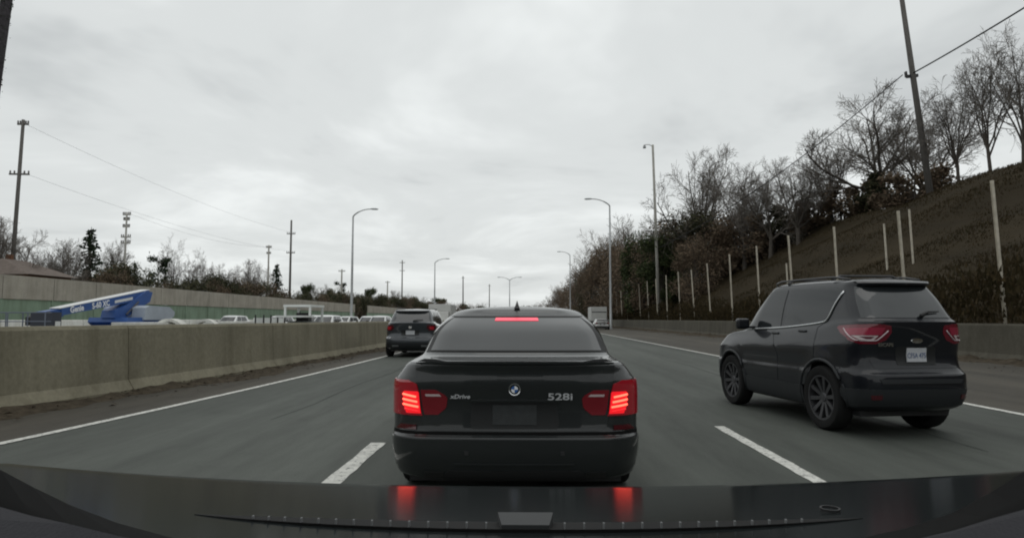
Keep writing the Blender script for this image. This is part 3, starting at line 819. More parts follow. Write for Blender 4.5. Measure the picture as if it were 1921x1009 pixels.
# ------------------------------------------------------------------ SUVs
def suv(name, loc, rz, paint, label, scale=(1, 1, 1), detail=2, plate='', rails=True, badge=None, group=None, lens=None, stripe=False):
    t = thing(name, loc, rz, label, 'car', group)
    sx, sy, sz = scale
    fl = ((.92, .36, .40, .022), (3.60, .36, .40, .022))
    s = Skin(SUV_ST, SUV, 0.05, 2.2, 2.3, sx, sy, sz, fl if detail > 1 else ())
    gl = glass_mat('suv_glass', (0.018, 0.021, 0.023))
    clad = mat('suv_cladding', (0.020, 0.022, 0.024), .5, spec=.3)
    body = s.body('body', paint, t, 4 if detail > 1 else 3)
    r = .345 * sz
    if detail > 1:
        cut_wheel_arches(body, [(q * .93 * sx, y * sy, r) for q in (-1, 1) for y in (.92, 3.60)], .39 * sz, .30)
    for q in (-1, 1):
        for y in (.92, 3.60): wheel(t, q * (.80 if detail > 1 else .86) * sx, y * sy, r, .22, 10)
    P = lambda nm, rows_, m, par=t, **k: s.patch(nm, rows_, m, par, **k)
    zr = lambda z: s.rz(z * sz)
    def cv(a, rr, sg=1):
        if isinstance(a, tuple): return math.copysign(s.ty(abs(a[1]) * sy, rr), a[1]) * sg
        return s.tx(a * sx, rr) * sg
    def rows(*zx, sg=1): return [(zr(z), cv(a, zr(z), sg), cv(b, zr(z), sg)) for z, a, b in zx]
    # tailgate glass
    P('rear_window', [(13.0, -.305, .305), (14, -.302, .302), (14.94, -.295, .295)], mat('suv_rear_glass', (.020, .023, .025), .05, spec=.85), nu=30, nv=12, off=.005)
    # roof spoiler over it
    mb = MB(); n = 20; vs_ = []
    for i in range(n + 1):
        u = -1 + 2 * i / n; x = u * .60 * sx; p0 = s.pt(s.tx(x, 15.4), 15.4); k = .085 * (1 - .25 * u * u)
        vs_ += [(x, p0.y + .12, p0.z + .055), (x, p0.y - k * .6, p0.z + .035), (x, p0.y - k, p0.z + .012), (x, p0.y - k + .01, p0.z - .012), (x, p0.y + .02, p0.z - .015)]
    mb.add(vs_, [(i * 5 + k, i * 5 + k + 1, i * 5 + k + 6, i * 5 + k + 5) for i in range(n) for k in range(4)])
    mb.build('roof_spoiler', paint, t, auto=45)
    # sides
    for sg in (-1, 1):
        wins = (((.62, 1.02, .95, 1.0)), ((1.08, 1.98, 1.06, 1.92)), ((2.04, 3.25, 1.98, 2.72)))
        r0, r1 = 13.05, 14.95
        if detail > 1:
            P('side_window', [(r0, cv(('y', .98), r0, sg), cv(('y', 2.00), r0, sg)), (13.9, cv(('y', .74), 13.9, sg), cv(('y', 1.98), 13.9, sg)), (14.6, cv(('y', .66), 14.6, sg), cv(('y', 1.95), 14.6, sg)), (r1, cv(('y', .80), r1, sg), cv(('y', 1.93), r1, sg))], gl, nu=12, nv=9, off=.005)
            P('side_window', [(r0, cv(('y', 2.10), r0, sg), cv(('y', 3.22), r0, sg)), (14, cv(('y', 2.06), 14, sg), cv(('y', 2.92), 14, sg)), (r1, cv(('y', 2.02), r1, sg), cv(('y', 2.55), r1, sg))], gl, nu=12, nv=9, off=.005)
            pts = []
            for k in range(16):
                y = 3.25 - (3.25 - .95) * k / 15; tt = cv(('y', y), 12.92, sg); pts.append(s.pt(tt, 12.92) + s.nrm(tt, 12.92) * .008)
            for k in range(1, 9):
                y = .95 - .32 * (k / 8) ** .9; rr = 12.92 + 1.65 * k / 8; tt = cv(('y', y), rr, sg); pts.append(s.pt(tt, rr) + s.nrm(tt, rr) * .008)
            mb = MB(); mb.tube(pts, .0115, 6); mb.build('window_trim', M_CHROME, t, smooth=True)
            for y0, y1 in ((1.30, 2.02), (2.05, 3.12)):
                rs_ = [(2.6, cv(('y', y0), 2.6, sg), cv(('y', y1), 2.6, sg)), (7, cv(('y', y0 - (.22 if y0 < 2 else 0)), 7, sg), cv(('y', y1), 7, sg)), (12.6, cv(('y', y0 - (.30 if y0 < 2 else 0)), 12.6, sg), cv(('y', y1 + .03), 12.6, sg))]
                d = P('door', rs_, paint, nu=12, nv=18, off=.0035, skirt=.008)
                rr = 10.2; tt = cv(('y', y0 + .12), rr, sg); p = s.pt(tt, rr)
                bevel_box(p.x - .012, p.x + .022 if sg > 0 else p.x + .012, p.y - .09, p.y + .09, p.z - .014, p.z + .014, .008, 'handle', paint, d) if sg > 0 else bevel_box(p.x - .022, p.x + .012, p.y - .09, p.y + .09, p.z - .014, p.z + .014, .008, 'handle', paint, d)
            P('sill_cladding', [(1.0, cv(('y', 1.36), 1.0, sg), cv(('y', 3.10), 1.0, sg)), (2.5, cv(('y', 1.36), 2.5, sg), cv(('y', 3.12), 2.5, sg))], clad, nu=16, nv=5, off=.010)
            # arch lips
            for yc in (.92, 3.60):
                mb = MB(); pts = []
                for k in range(19):
                    a = math.radians(-8 + 196 * k / 18); yy, z_ = (yc * sy + math.cos(a) * .41 * sz), r + math.sin(a) * .41 * sz
                    rr = s.rz(z_, yy) if z_ > .3 * sz else 1.0
                    p = s.pt(cv(('y', yy / sy), rr, sg), rr); pts.append(p + Vector((sg * .002, 0, 0)))
                mb.tube(pts, .022, 6); mb.build('wheel_arch_lip', clad, t, smooth=True)
            # mirror
            mr = bevel_box(sg * 1.02 * sx - .10, sg * 1.02 * sx + .10, 2.92 * sy, 3.03 * sy, 1.06 * sz, 1.20 * sz, .035, 'mirror', paint, t)
            mb = MB(); mb.box(min(sg * .80 * sx, sg * .95 * sx), max(sg * .80 * sx, sg * .95 * sx), 2.95 * sy, 3.0 * sy, 1.065 * sz, 1.10 * sz); mb.build('mirror_arm', M_BLACK, mr)
        else:
            for y0, y1, a0, a1 in ((.80, 1.98, .95, 1.92), (2.06, 3.22, 2.0, 2.6)):
                P('side_window', [(r0, cv(('y', y0), r0, sg), cv(('y', y1), r0, sg)), (r1, cv(('y', a0), r1, sg), cv(('y', a1), r1, sg))], gl, nu=6, nv=5, off=.005)
            o = bevel_box(sg * 1.0 * sx - .10, sg * 1.0 * sx + .10, 2.92 * sy, 3.02 * sy, 1.06 * sz, 1.20 * sz, .03, 'mirror', M_BLACK, t)
        if rails:
            mb = MB(); pts = []
            for k in range(14):
                y = .62 + (2.62 - .62) * k / 13; q = s.pt(cv(('y', y), 16.3, sg), 16.3)
                pts.append((q.x * .97, q.y, q.z + .035 + .035 * min(1, min(k, 13 - k) / 2)))
            mb.tube(pts, .014, 6); mb.build('roof_rail', mat('rail_black', (.03, .03, .032), .35), t, smooth=True)
    if rails and detail > 1:
        for y in (1.0, 2.15):
            mb = MB(); zt = s.pt(.02, 17.5).z + .04
            mb.tube([(-.60 * sx, y * sy, zt - .02), (-.45 * sx, y * sy, zt + .03), (.45 * sx, y * sy, zt + .03), (.60 * sx, y * sy, zt - .02)], .016, 6); mb.build('roof_crossbar', mat('rail_black', (.03, .03, .032), .35), t)
    P('windscreen', [(13.1, .885, 1.0), (14, .885, 1.0), (14.9, .885, 1.0)], gl, nu=8, nv=6, off=.005)
    P('windscreen', [(13.1, -.885, -1.0), (14, -.885, -1.0), (14.9, -.885, -1.0)], gl, nu=8, nv=6, off=.005)
    # rear end
    P('tailgate', rows((.70, -.66, .66), (.80, -.70, .70), (.95, -.72, .72), (1.10, -.70, .70), (1.165, -.68, .68)), paint, nu=22, nv=20, off=.004, skirt=.01)
    P('bumper_cladding', rows((.33, ('y', -.42), ('y', .42)), (.43, ('y', -.50), ('y', .50)), (.50, ('y', -.50), ('y', .50))), clad, nu=30, nv=8, off=.008, skirt=.012)
    P('plate_recess', rows((.73, -.30, .30), (.78, -.32, .32), (.90, -.32, .32), (.915, -.30, .30)), mat('recess_black', (.006, .007, .0075), .5), nu=10, nv=6, off=.007, skirt=.003)
    pl = P('licence_plate', rows((.762, -.155, .155), (.905, -.155, .155)), M_PLATE, nu=4, nv=2, off=.020, skirt=.012)
    if plate:
        p = s.pt(0, zr(.83))
        text_mesh('plate_number', plate, .085, .001, M_PLATEBLUE, t, (p.x, p.y - .0235, .825 * sz), (math.pi / 2, 0, 0), 0, .0008, sx=.66)
        text_mesh('plate_province', 'ONTARIO', .024, .0008, M_PLATEBLUE, t, (p.x, p.y - .0235, .887 * sz), (math.pi / 2, 0, 0))
    if badge == 'oval':
        p = s.pt(0, zr(.975))
        mb = MB(); mb.lathe([(.0001, -.016), (.05, -.015), (.054, -.008), (.055, .01)], 'y', 24); o = mb.build('badge', M_CHROME, t); o.location = (0, p.y, p.z); o.scale = (1.35, 1, .55)
        text_mesh('model_lettering', 'ESCAPE', .052, .003, M_CHROME, t, s.pt(s.tx(-.48 * sx, zr(.935)), zr(.935)) + Vector((0, -.012, 0)), (math.pi / 2, 0, -.10), 0, .0015, sx=1.0)
    elif badge == 'round':
        p = s.pt(0, zr(1.02))
        mb = MB(); mb.lathe([(.0001, -.012), (.055, -.012), (.06, -.006), (.06, .01)], 'y', 20); o = mb.build('badge', M_CHROME, t); o.location = (0, p.y, p.z)
    for sg in (-1, 1):
        lamp = bpy.data.objects.new('tail_lamp', None); C.objects.link(lamp); lamp.parent = t
        if detail > 1:
            P('lens', rows((.945, .62, .80), (.985, .48, ('y', .36)), (1.06, .41, ('y', .52)), (1.125, .42, ('y', .62)), (1.145, .58, ('y', .58)), sg=sg), lens or mat('suv_lens', (.13, .005, .016), .12, coat=.6), lamp, nu=14, nv=12, off=.008, skirt=.012)
            P('lens_band', rows((1.035, .56, ('y', .37)), (1.075, .53, ('y', .42)), (1.11, .51, ('y', .45)), sg=sg), mat('lens_pinkish', (.27, .018, .045), .15, coat=.5), lamp, nu=12, nv=4, off=.011, skirt=.003)
            P('clear_band', rows((.985, .66, ('y', .20)), (1.03, .60, ('y', .31)), sg=sg), mat('lens_clear', (.5, .42, .42), .15), lamp, nu=10, nv=3, off=.012, skirt=.004)
            P('clear_window', rows((.995, .69, ('y', .16)), (1.02, .65, ('y', .22)), sg=sg), mat('lens_dark', (.10, .03, .04), .15), lamp, nu=8, nv=2, off=.0145, skirt=.002)
            # bright outline
            pts = []
            for (z, a) in ((1.115, ('y', .47)), (1.075, ('y', .42)), (1.035, ('y', .355)), (1.005, ('y', .30)), (.985, ('y', .255)), (.980, ('y', .20)), (.979, .80), (.979, .72), (.981, .63), (.990, .605), (1.02, .555), (1.055, .50), (1.08, .465)):
                rr = zr(z); tt = cv(a, rr, sg); pts.append(s.pt(tt, rr) + s.nrm(tt, rr) * .013)
            mb = MB(); mb.tube(pts, .0068, 6); mb.build('lamp_outline', mat('lamp_silver', (.55, .47, .49), .3, .2), lamp, smooth=True)
            P('reflector', rows((.40, .62, .74), (.445, .62, .75), sg=sg), M_LENSDARK, t, nu=5, nv=2, off=.014)
        else:
            P('lens', rows((.90, .66, ('y', .22)), (.98, .58, ('y', .34)), (1.10, .60, ('y', .42)), sg=sg), lens or M_LENSDARK, lamp, nu=10, nv=8, off=.010)
            P('lens_core', rows((.94, .70, .80), (1.0, .66, .82), (1.04, .68, .80), sg=sg), M_LENS, lamp, nu=5, nv=3, off=.014)
            P('reflector', rows((.37, .40, .62), (.42, .40, .62), sg=sg), mat('pipe_tip', (.35, .36, .38), .3, .8), t, nu=3, nv=1, off=.014)
    # wiper and bright sills
    p0 = s.pt(.04, 13.15)
    mb = MB(); mb.tube([p0 + Vector((.0, -.03, .01)), s.pt(.10, 13.35) + Vector((0, -.03, .02)), s.pt(.19, 13.45) + Vector((0, -.03, .0))], [.022, .013, .008], 6)
    mb.build('rear_wiper', M_BLACK, t, smooth=True)
    if stripe:
        P('bumper_trim', rows((.655, -.72, .72), (.668, -.73, .73)), M_CHROME, nu=20, nv=1, off=.010)
    else:
        P('bumper_step', rows((.555, -.62, .62), (.60, -.66, .66)), clad, nu=18, nv=2, off=.010, skirt=.012)
    mb = MB(); mb.box(-.72 * sx, .72 * sx, .35 * sy, 4.2 * sy, .20 * sz, .30 * sz); mb.build('underbody', M_BLACK, t)
    return t

suv('dark_suv', (4.46, 7.62, 0), math.radians(8.0), car_paint('suv_blueblack', (0.0050, 0.0062, 0.0095), .05, .40, .62, .2), 'dark blue-black SUV in the right lane with roof rails and chrome window trim',
    (.77, .92, 1.13), 2, 'CFSA 475', True, 'oval')
suv('grey_suv', (-4.05, 23.4, 0), 0, car_paint('suv_slate', (0.030, 0.036, 0.044), .3, .36), 'slate grey SUV in the left lane with a bright strip across its bumper',
    (1.0, 1.05, 1.04), 1, '', True, 'round', lens=M_LENSDARK, stripe=True)

# ------------------------------------------------------------------ steel posts in a row behind the low wall
PX, PY0, PSTEP = 16.3, 17.0, 5.95
mb = MB(); h = 5.3
mb.box(-.042, .042, -.05, -.038, 0, h); mb.box(-.042, .042, .038, .05, 0, h); mb.box(-.008, .008, -.0375, .0375, 0, h)
post_me = mb.mesh('fence_post')
for k in range(22):
    Y = PY0 + PSTEP * k
    o = link('steel_post', post_me, M_PILE, None, (PX + random.uniform(-.06, .06), Y + random.uniform(-.15, .15), 0.92))
    o.rotation_euler = (random.uniform(-.012, .012), -0.034 + random.uniform(-.018, .014), random.uniform(-.2, .2))
    o.scale = (1, 1, 1 + random.uniform(-.04, .05))
    tag(o, f'{ordinal(k + 1)} pale steel post from the camera in the row behind the low wall', 'post', 'steel posts along the embankment foot')
for k, (px, py, X, hh, w) in enumerate(((1663, 470, 21.6, 2.7, 'lower'), (1712, 465, 21.9, 3.1, 'nearer and taller'), (1478, 520, 19.0, 2.6, 'farther'))):
    p = atx(px, py, X); z = slope_z(X, p.y)
    mb = MB(); mb.tube([(0, 0, -.2), (0, 0, hh)], .055, 8); o = mb.build('slope_stake', M_PILE); o.location = (X, p.y, z); o.rotation_euler = (0, -.03, 0)
    tag(o, f'thin pale stake standing midway up the embankment slope, the {w} one', 'stake', 'stakes on the slope')

# ------------------------------------------------------------------ street lights
def street_light(x, y, h, arm, side, label, double=False, thin=1.0):
    t = thing('street_light', (x, y, 0), 0, label, 'street light', 'highway street lights')
    mb = MB(); mb.tube([(0, 0, 0), (0, 0, .02), (0, 0, h * .5), (0, 0, h - .9)], [.16 * thin, .15 * thin, .12 * thin, .085 * thin], 10); mb.build('pole', M_STEEL, t, smooth=True)
    mb = MB(); mb.box(-.25, .25, -.25, .25, 0, .06); mb.build('base_plate', M_STEEL, t)
    for sd in ((-1, 1) if double else (side,)):
        pts = [(0, 0, h - .95)]
        for k in range(1, 9):
            a = k / 8; pts.append((sd * arm * (a ** 1.35), 0, h - .95 + .95 * math.sin(a * math.pi / 2)))
        mb = MB(); mb.tube(pts, [.075 * thin] * 4 + [.055 * thin] * 5, 8); a_ = mb.build('arm', M_STEEL, t, smooth=True)
        mb = MB(); vs_ = []
        for (q, w_, zt, zb) in ((0, .07, .05, -.04), (.25, .16, .09, -.08), (.75, .17, .08, -.10), (1.0, .08, .02, -.06)):
            X = sd * (arm + q * 1.05 - .1); vs_ += [(X, -w_, h + zb), (X, w_, h + zb), (X, w_ * .7, h + zt), (X, -w_ * .7, h + zt)]
        mb.add(vs_, [(i * 4 + k, i * 4 + (k + 1) % 4, i * 4 + 4 + (k + 1) % 4, i * 4 + 4 + k) for i in range(3) for k in range(4)] + [(0, 1, 2, 3), (12, 13, 14, 15)])
        mb.build('lamp_head', mat('lamp_grey', (.25, .26, .26), .5, .3), t)
p = at(1146, 598, 88); street_light(p.x, 88, 1.35 + 226 * 88 / F_PX, 2.4, -1, 'street light with curved arm at the roadside, nearest on the right', thin=1.15)
p = at(1070, 598, 172); street_light(p.x, 172, 1.35 + 126 * 172 / F_PX, 2.4, -1, 'street light with curved arm farther along the right roadside', thin=1.2)
p = at(659, 598, 82); street_light(p.x, 82, 1.35 + 208 * 82 / F_PX, 2.2, 1, 'street light rising beyond the median barrier, nearest on the left', thin=1.15)
p = at(815, 598, 150); street_light(p.x, 150, 1.35 + 113 * 150 / F_PX, 2.4, 1, 'street light beyond the median barrier near the grey SUV, farther one', thin=1.2)
p = at(956, 598, 190); street_light(p.x, 190, 1.35 + 78 * 190 / F_PX, 2.6, 1, 'double-armed street light far ahead in the middle of the highway', True, 1.2)

# ------------------------------------------------------------------ utility poles and cables
def utility_pole(px, ytop, X, label, arms=(), rad=.19, base=0.0, tilt=0.0, m=None, ins=True, top=None, lamp=False, ybase=None, Y=None):
    p = at(px, ytop, Y) if Y else atx(px, ytop, X)
    h = (p.z if top is None else top) - base
    t = thing('utility_pole', (p.x, p.y, base), 0, label, 'utility pole', 'utility poles')
    t.rotation_euler = (0, tilt, 0)
    mb = MB(); mb.tube([(0, 0, -.5), (0, 0, h * .5), (0, 0, h)], [rad, rad * .85, rad * .66], 10); mb.build('pole_shaft', m or M_WOOD, t, smooth=True)
    for (dz, w) in arms:
        mb = MB(); mb.box(-w, w, -.06, .06, h - dz - .07, h - dz + .07); a_ = mb.build('crossarm', m or M_WOOD, t)
        for sx in (-w * .92, w * .92, -w * .5, w * .5):
            mb = MB(); mb.tube([(sx, 0, h - dz + .07), (sx, 0, h - dz + .16), (sx, 0, h - dz + .32)], [.04, .075, .05], 8); mb.build('insulator', mat('insulator', (.10, .085, .08), .3), a_)
    if lamp:
        mb = MB(); mb.tube([(0, 0, h - .2), (-.5, 0, h + .05), (-1.0, 0, h + .05)], .05, 6); mb.build('lamp_arm', M_STEEL, t)
        mb = MB(); mb.lathe([(.0001, 0), (.22, 0), (.20, .15), (.10, .42), (.0001, .42)], 'z', 14, (-1.1, 0, h - .4)); mb.build('lamp_head', mat('lamp_grey', (.25, .26, .26), .5, .3), t)
    return t, Vector((p.x, p.y, base)), h
def cable(a, b, sag, rad, label, group='overhead cables'):
    a, b = Vector(a), Vector(b); pts = []
    for k in range(25):
        q = k / 24; p = a.lerp(b, q); p.z -= sag * 4 * q * (1 - q); pts.append(p)
    mb = MB(); mb.tube(pts, rad, 5); o = mb.build('overhead_cable', M_CABLE, smooth=True)
    return tag(o, label, 'cable', group)

# tall leaning pole on the embankment and its cable
bx, by = 33.0, at(1738, 400, 1).x and 33.0 / ((1738 - 985) / F_PX)
bz = slope_z(bx, by)
T, tb_, th = utility_pole(1738, 190, bx, 'tall dark leaning wooden pole above the bare trees on the right embankment', (), .27, bz, -0.095, top=30.0, Y=by)
clampz = 21.6
mb = MB(); mb.box(-.55, .40, -.10, .10, clampz - bz - .18, clampz - bz + .06); mb.box(-.62, -.50, -.12, .12, clampz - bz - .10, clampz - bz + .36); mb.build('cable_clamp', M_BLACK, T)
cx_ = bx - .095 * (clampz - bz)
P2, p2, h2 = utility_pole(1231, 272, 17.4, 'pale slender pole with a small lamp rising between the evergreen and bare trees', (), .22, slope_z(17.4, 88), -0.02, M_POLEGREY, lamp=True)
cable((cx_ - .5, by, clampz), (p2.x, p2.y, slope_z(17.4, 88) + 9.0), 1.2, .042, 'black cable sagging from the leaning pole down behind the bare trees')
cable((cx_ + .3, by, clampz + .1), (34.5, 12, 24.5), 0.9, .06, 'thick black cable running from the leaning pole out of the picture')

lp = {}
for key, a in dict(
    a=(36, 225, -45, 'tall utility pole at the far left behind the bare trees', ((0.4, .5), (4.9, .9)), .20),
    b=(238, 398, -46, 'utility pole with many short crossarms beside the tall spruce', ((.3, .45), (.9, .35), (1.7, .4), (2.9, .55), (3.6, .55)), .14),
    c=(505, 460, -46, 'short utility pole standing just before a small spruce, left of the taller bare pole', ((.4, .5), (1.5, .4)), .20),
    d=(547, 413, -44, 'tall straight utility pole between the small spruce and the median street light', ((2.6, .8), (6.2, .8)), .24),
    e=(641, 505, -44, 'thin utility pole just left of the nearest median street light', ((.5, .8),), .26),
    f=(755, 488, -46, 'utility pole rising above the grey SUV in the left lane', ((1.0, 1.0), (4.0, 1.0)), .28),
    g=(727, 527, -47, 'low utility pole left of the pole above the grey SUV', ((.5, .8),), .30),
    h=(869, 518, -42, 'distant utility pole above the rear-left corner of the black sedan roof', ((1.2, 1.2),), .5),
    i=(918, 533, -26, 'most distant utility pole, beside the double-armed street light', ((1.2, 1.2),), .42),
).items():
    t_, b_, h_ = utility_pole(a[0], a[1], a[2], a[3], a[4], a[5], tilt=(0.02 if key == 'a' else random.uniform(-.004, .004)), m=M_WOOD if key in 'adfhi' else M_POLEGREY)
    lp[key] = (b_, h_)
def top(k, dz, dx=0): b_, h_ = lp[k]; return Vector((b_.x + dx, b_.y, b_.z + h_ - dz))
for (k1, k2, dz1, dz2, w) in (('a', 'd', 0.3, 2.4, 'uppermost'), ('a', 'd', 4.7, 6.0, 'middle'), ('b', 'c', 0.2, .3, 'lowest')):
    cable(top(k1, dz1, .4), top(k2, dz2, .4), 1.0, .010, f'thin cable strung between the poles on the left, {w} of the three', 'thin cables between left poles')
# pole edge at the very left of the view, with ivy stems
p = at(6, 100, 34)
T, b_, h_ = utility_pole(14, 0, p.x, 'thick rough pole cut off by the left edge of the picture', (), .36, 0.0, 0.085, m=mat('dark_wood', (.045, .042, .045), .9, var=.4, scale=6), top=26.0, Y=34)
T.location.x -= 1.62
mb = MB(); rng2 = random.Random(5)
for k in range(420):
    z = rng2.uniform(8, 25.5); a = rng2.uniform(0, 6.28); r0 = .30 + rng2.uniform(-.02, .12); s_ = rng2.uniform(.08, .2)
    c, s2 = math.cos(a), math.sin(a)
    q = Vector((c * r0, s2 * r0, z)); u = Vector((-s2, c, 0)) * s_; v = Vector((c * .3, s2 * .3, rng2.uniform(-1, 1))) * s_
    mb.add([q - u * .5, q + u * .5, q + v], [(0, 1, 2)])
mb.build('ivy', mat('ivy', (.035, .045, .030), .8), T, fix=False)

# ------------------------------------------------------------------ blue boom lift on the closed road
M_BLUE = mat('lift_blue', (0.028, 0.085, 0.27), .4, var=.12, scale=2)
M_LGREY = mat('lift_grey', (0.33, 0.37, 0.42), .5, var=.1, scale=2)
def boom_lift():
    X = -20.0
    t = thing('boom_lift', (X, 26.6, 0), 0, 'blue telescopic boom lift with white lettering parked beyond the median barrier', 'boom lift')
    # local y runs away from the camera (to the right in the picture)
    mb = MB(); mb.box(-1.0, 1.0, 4.6, 8.7, .45, .85); mb.box(-.8, .8, 4.3, 9.0, .55, .75); mb.build('chassis', M_BLUE, t)
    for sx in (-1.0, 1.0):
        for y in (5.1, 8.2): wheel(t, sx * 1.05, y, .48, .35, 8)
    mb = MB(); mb.lathe([(.0001, .85), (.6, .85), (.6, 1.0), (.0001, 1.0)], 'z', 20, (0, 6.6, 0)); mb.build('slew_ring', M_BLACK, t)
    mb = MB(); mb.prism([(5.3, 1.02), (8.3, 1.02), (8.6, 1.25), (8.6, 1.42), (5.1, 1.42), (5.0, 1.2)], 'x', -.95, .95); mb.build('turntable', M_BLUE, t)
    mb = MB(); mb.prism([(6.3, 1.30), (8.7, 1.30), (9.1, 1.5), (9.15, 1.72), (8.6, 1.98), (6.7, 2.02), (6.35, 1.9)], 'x', .40, 1.06); mb.build('engine_cover', M_LGREY, t)
    mb = MB(); mb.prism([(6.3, 1.30), (8.7, 1.30), (9.1, 1.5), (9.15, 1.72), (8.6, 1.98), (6.7, 2.02), (6.35, 1.9)], 'x', -1.06, -.40); mb.build('tank_cover', M_LGREY, t)
    mb = MB(); mb.prism([(5.0, 1.40), (5.9, 1.40), (8.0, 2.25), (8.2, 2.75), (7.6, 2.78), (6.2, 2.1), (5.1, 1.75)], 'x', -.34, .34); mb.build('boom_riser', M_BLUE, t)
    # main boom: tapered box sections
    def seg(y0, z0, y1, z1, h0, h1, w, nm, m):
        mb = MB(); mb.prism([(y0, z0 - h0 / 2), (y1, z1 - h1 / 2), (y1, z1 + h1 / 2), (y0, z0 + h0 / 2)], 'x', -w, w); return mb.build(nm, m, t)
    seg(1.5, 1.64, 8.05, 2.63, .30, .44, .24, 'boom', M_BLUE)
    mb = MB(); mb.prism([(1.4, 1.785), (8.1, 2.865), (8.1, 2.895), (1.4, 1.815)], 'x', -.245, .245); mb.build('boom_top_strip', mat('lift_white', (.62, .63, .62), .5), t)
    seg(0.6, 1.50, 1.7, 1.62, .30, .34, .18, 'boom_extension', M_BLUE)
    ang = math.atan2(2.60 - 1.62, 8.05 - 1.5)
    text_mesh('maker_lettering', 'Genie', .37, .004, mat('lift_letter', (.75, .77, .8), .5), t, (.252, 2.45, 1.785), (math.pi / 2 + 0, -0.0, math.pi / 2), 0, .012).rotation_euler = (Matrix.Rotation(ang, 4, 'X') @ Euler((math.pi / 2, 0, math.pi / 2)).to_matrix().to_4x4()).to_euler()
    text_mesh('type_lettering', 'S-60 XC', .37, .004, mat('lift_letter', (.75, .77, .8), .5), t, (.252, 4.1, 2.01), (0, 0, 0), 0, .010).rotation_euler = (Matrix.Rotation(ang, 4, 'X') @ Euler((math.pi / 2, 0, math.pi / 2)).to_matrix().to_4x4()).to_euler()
    seg(5.15, 2.165, 6.6, 2.382, .13, .13, .247, 'boom_stripe', mat('lift_white', (.62, .63, .62), .5))
    # jib and platform
    seg(0.15, 1.25, 0.75, 1.50, .34, .30, .30, 'jib', M_BLACK)
    bk = bpy.data.objects.new('platform', None); C.objects.link(bk); bk.parent = t
    mb = MB(); mb.box(-1.1, 1.1, -.65, .15, .62, .70); mb.build('platform_floor', M_BLACK, bk)
    mb = MB(); mb.box(.25, 1.12, -.30, .25, .80, 1.62); mb.build('control_box', mat('lift_dark', (.03, .035, .05), .5), bk)
    mb = MB(); mb.box(1.125, 1.14, -.12, .18, .98, 1.25); mb.build('control_sign', mat('lift_white', (.62, .63, .62), .5), bk)
    for z in (.95, 1.25, 1.6):
        mb = MB(); mb.tube([(-1.1, -.65, z), (1.1, -.65, z), (1.1, .15, z), (-1.1, .15, z), (-1.1, -.65, z)], .022, 6); mb.build('rail', mat('lift_rail', (.12, .14, .18), .5), bk)
    for x in (-1.1, -.4, .4, 1.1):
        for y in (-.65, .15):
            mb = MB(); mb.tube([(x, y, .66), (x, y, 1.6)], .022, 6); mb.build('rail_post', mat('lift_rail', (.12, .14, .18), .5), bk)
    mb = MB(); mb.tube([(.36, 5.9, 1.55), (.36, 6.9, 2.2)], .05, 8); mb.build('lift_cylinder', mat('lift_dark', (.03, .035, .05), .5), t)
boom_lift()

# ------------------------------------------------------------------ pipes, slabs and vehicles on the closed road
def pipe(px, X, d, label):
    p = atx(px, 600, X)
    mb = MB(); r = d / 2
    mb.lathe([(r, -.9), (r, .9), (r * .80, .9), (r * .80, -.9), (r, -.9)], 'y', 32, (0, 0, 0)); o = mb.build('concrete_pipe', M_PALECON, auto=40)
    o.location = (p.x, p.y, r); o.rotation_euler = (0, 0, math.radians(18))
    tag(o, label, 'pipe', 'pale pipes beyond the barrier')
pipe(322, -17.5, 1.36, 'pale concrete pipe section lying just right of the boom lift')
pipe(388, -18.5, 1.34, 'pale concrete pipe section lying farther right of the boom lift')
def slab_stack(px, X, w, label):
    p = atx(px, 606, X); t = thing('slab_stack', (p.x, p.y, 0), 0, label, 'slabs')
    for k in range(4):
        bevel_box(-1.0 + random.uniform(-.06, .06), 1.0, -w / 2 + random.uniform(-.1, .1), w / 2, .02 + k * .30, .29 + k * .30, .02, 'slab', M_PALECON, t, 1)
slab_stack(278, -18.2, 2.4, 'stack of white slabs beside the boom lift chassis')
slab_stack(440, -19, 5.4, 'long low stack of white slabs left of the fenced white trailer')
# flat trailer with side rails
p = atx(478, 606, -19); t = thing('white_trailer', (p.x, p.y, 0), 0, 'white flatbed trailer with rails left of the canopied machine', 'trailer')
mb = MB(); mb.box(-1.1, 1.1, -2.8, 2.8, .62, .80); mb.build('deck', mat('site_white', (.66, .68, .66), .5, var=.08, scale=1.5), t)
mb = MB(); mb.box(1.02, 1.1, -2.75, 2.75, .82, 1.42); mb.build('side_board', mat('site_white', (.66, .68, .66), .5), t)
for y in (-2.7, -1.3, 0, 1.3, 2.7):
    mb = MB(); mb.box(1.11, 1.17, y - .05, y + .05, .7, 1.62); mb.build('rail_post', M_BLACK, t)
for y in (-.7, .3): wheel(t, 1.0, y, .36, .22, 6); wheel(t, -1.0, y, .36, .22, 6)
# small machine under a canopy
p = atx(562, 600, -14.6); t = thing('canopied_machine', (p.x, p.y, 0), 0, 'grey and white site machine with a raised canopy behind the median barrier', 'machine')
SW = mat('site_white', (.66, .68, .66), .5)
mb = MB(); mb.prism([(-1.9, .45), (1.6, .45), (1.8, .8), (1.6, 1.15), (.2, 1.22), (-.1, 1.05), (-1.8, 1.02)], 'x', -.8, .8); mb.build('machine_body', mat('site_grey', (.17, .18, .18), .6, var=.3, scale=3), t)
mb = MB(); mb.box(-.85, .85, -1.9, .3, 1.45, 1.56); mb.build('hood_plate', SW, t)
mb = MB(); mb.box(-.9, .9, -.5, 2.3, 2.12, 2.26); mb.build('canopy', SW, t)
for (x, y, z0) in ((-.8, -.4, 1.5), (.8, -.4, 1.5), (-.8, 2.15, .8), (.8, 2.15, .8)):
    mb = MB(); mb.box(x - .06, x + .06, y - .08, y + .08, z0, 2.12); mb.build('canopy_post', SW, t)
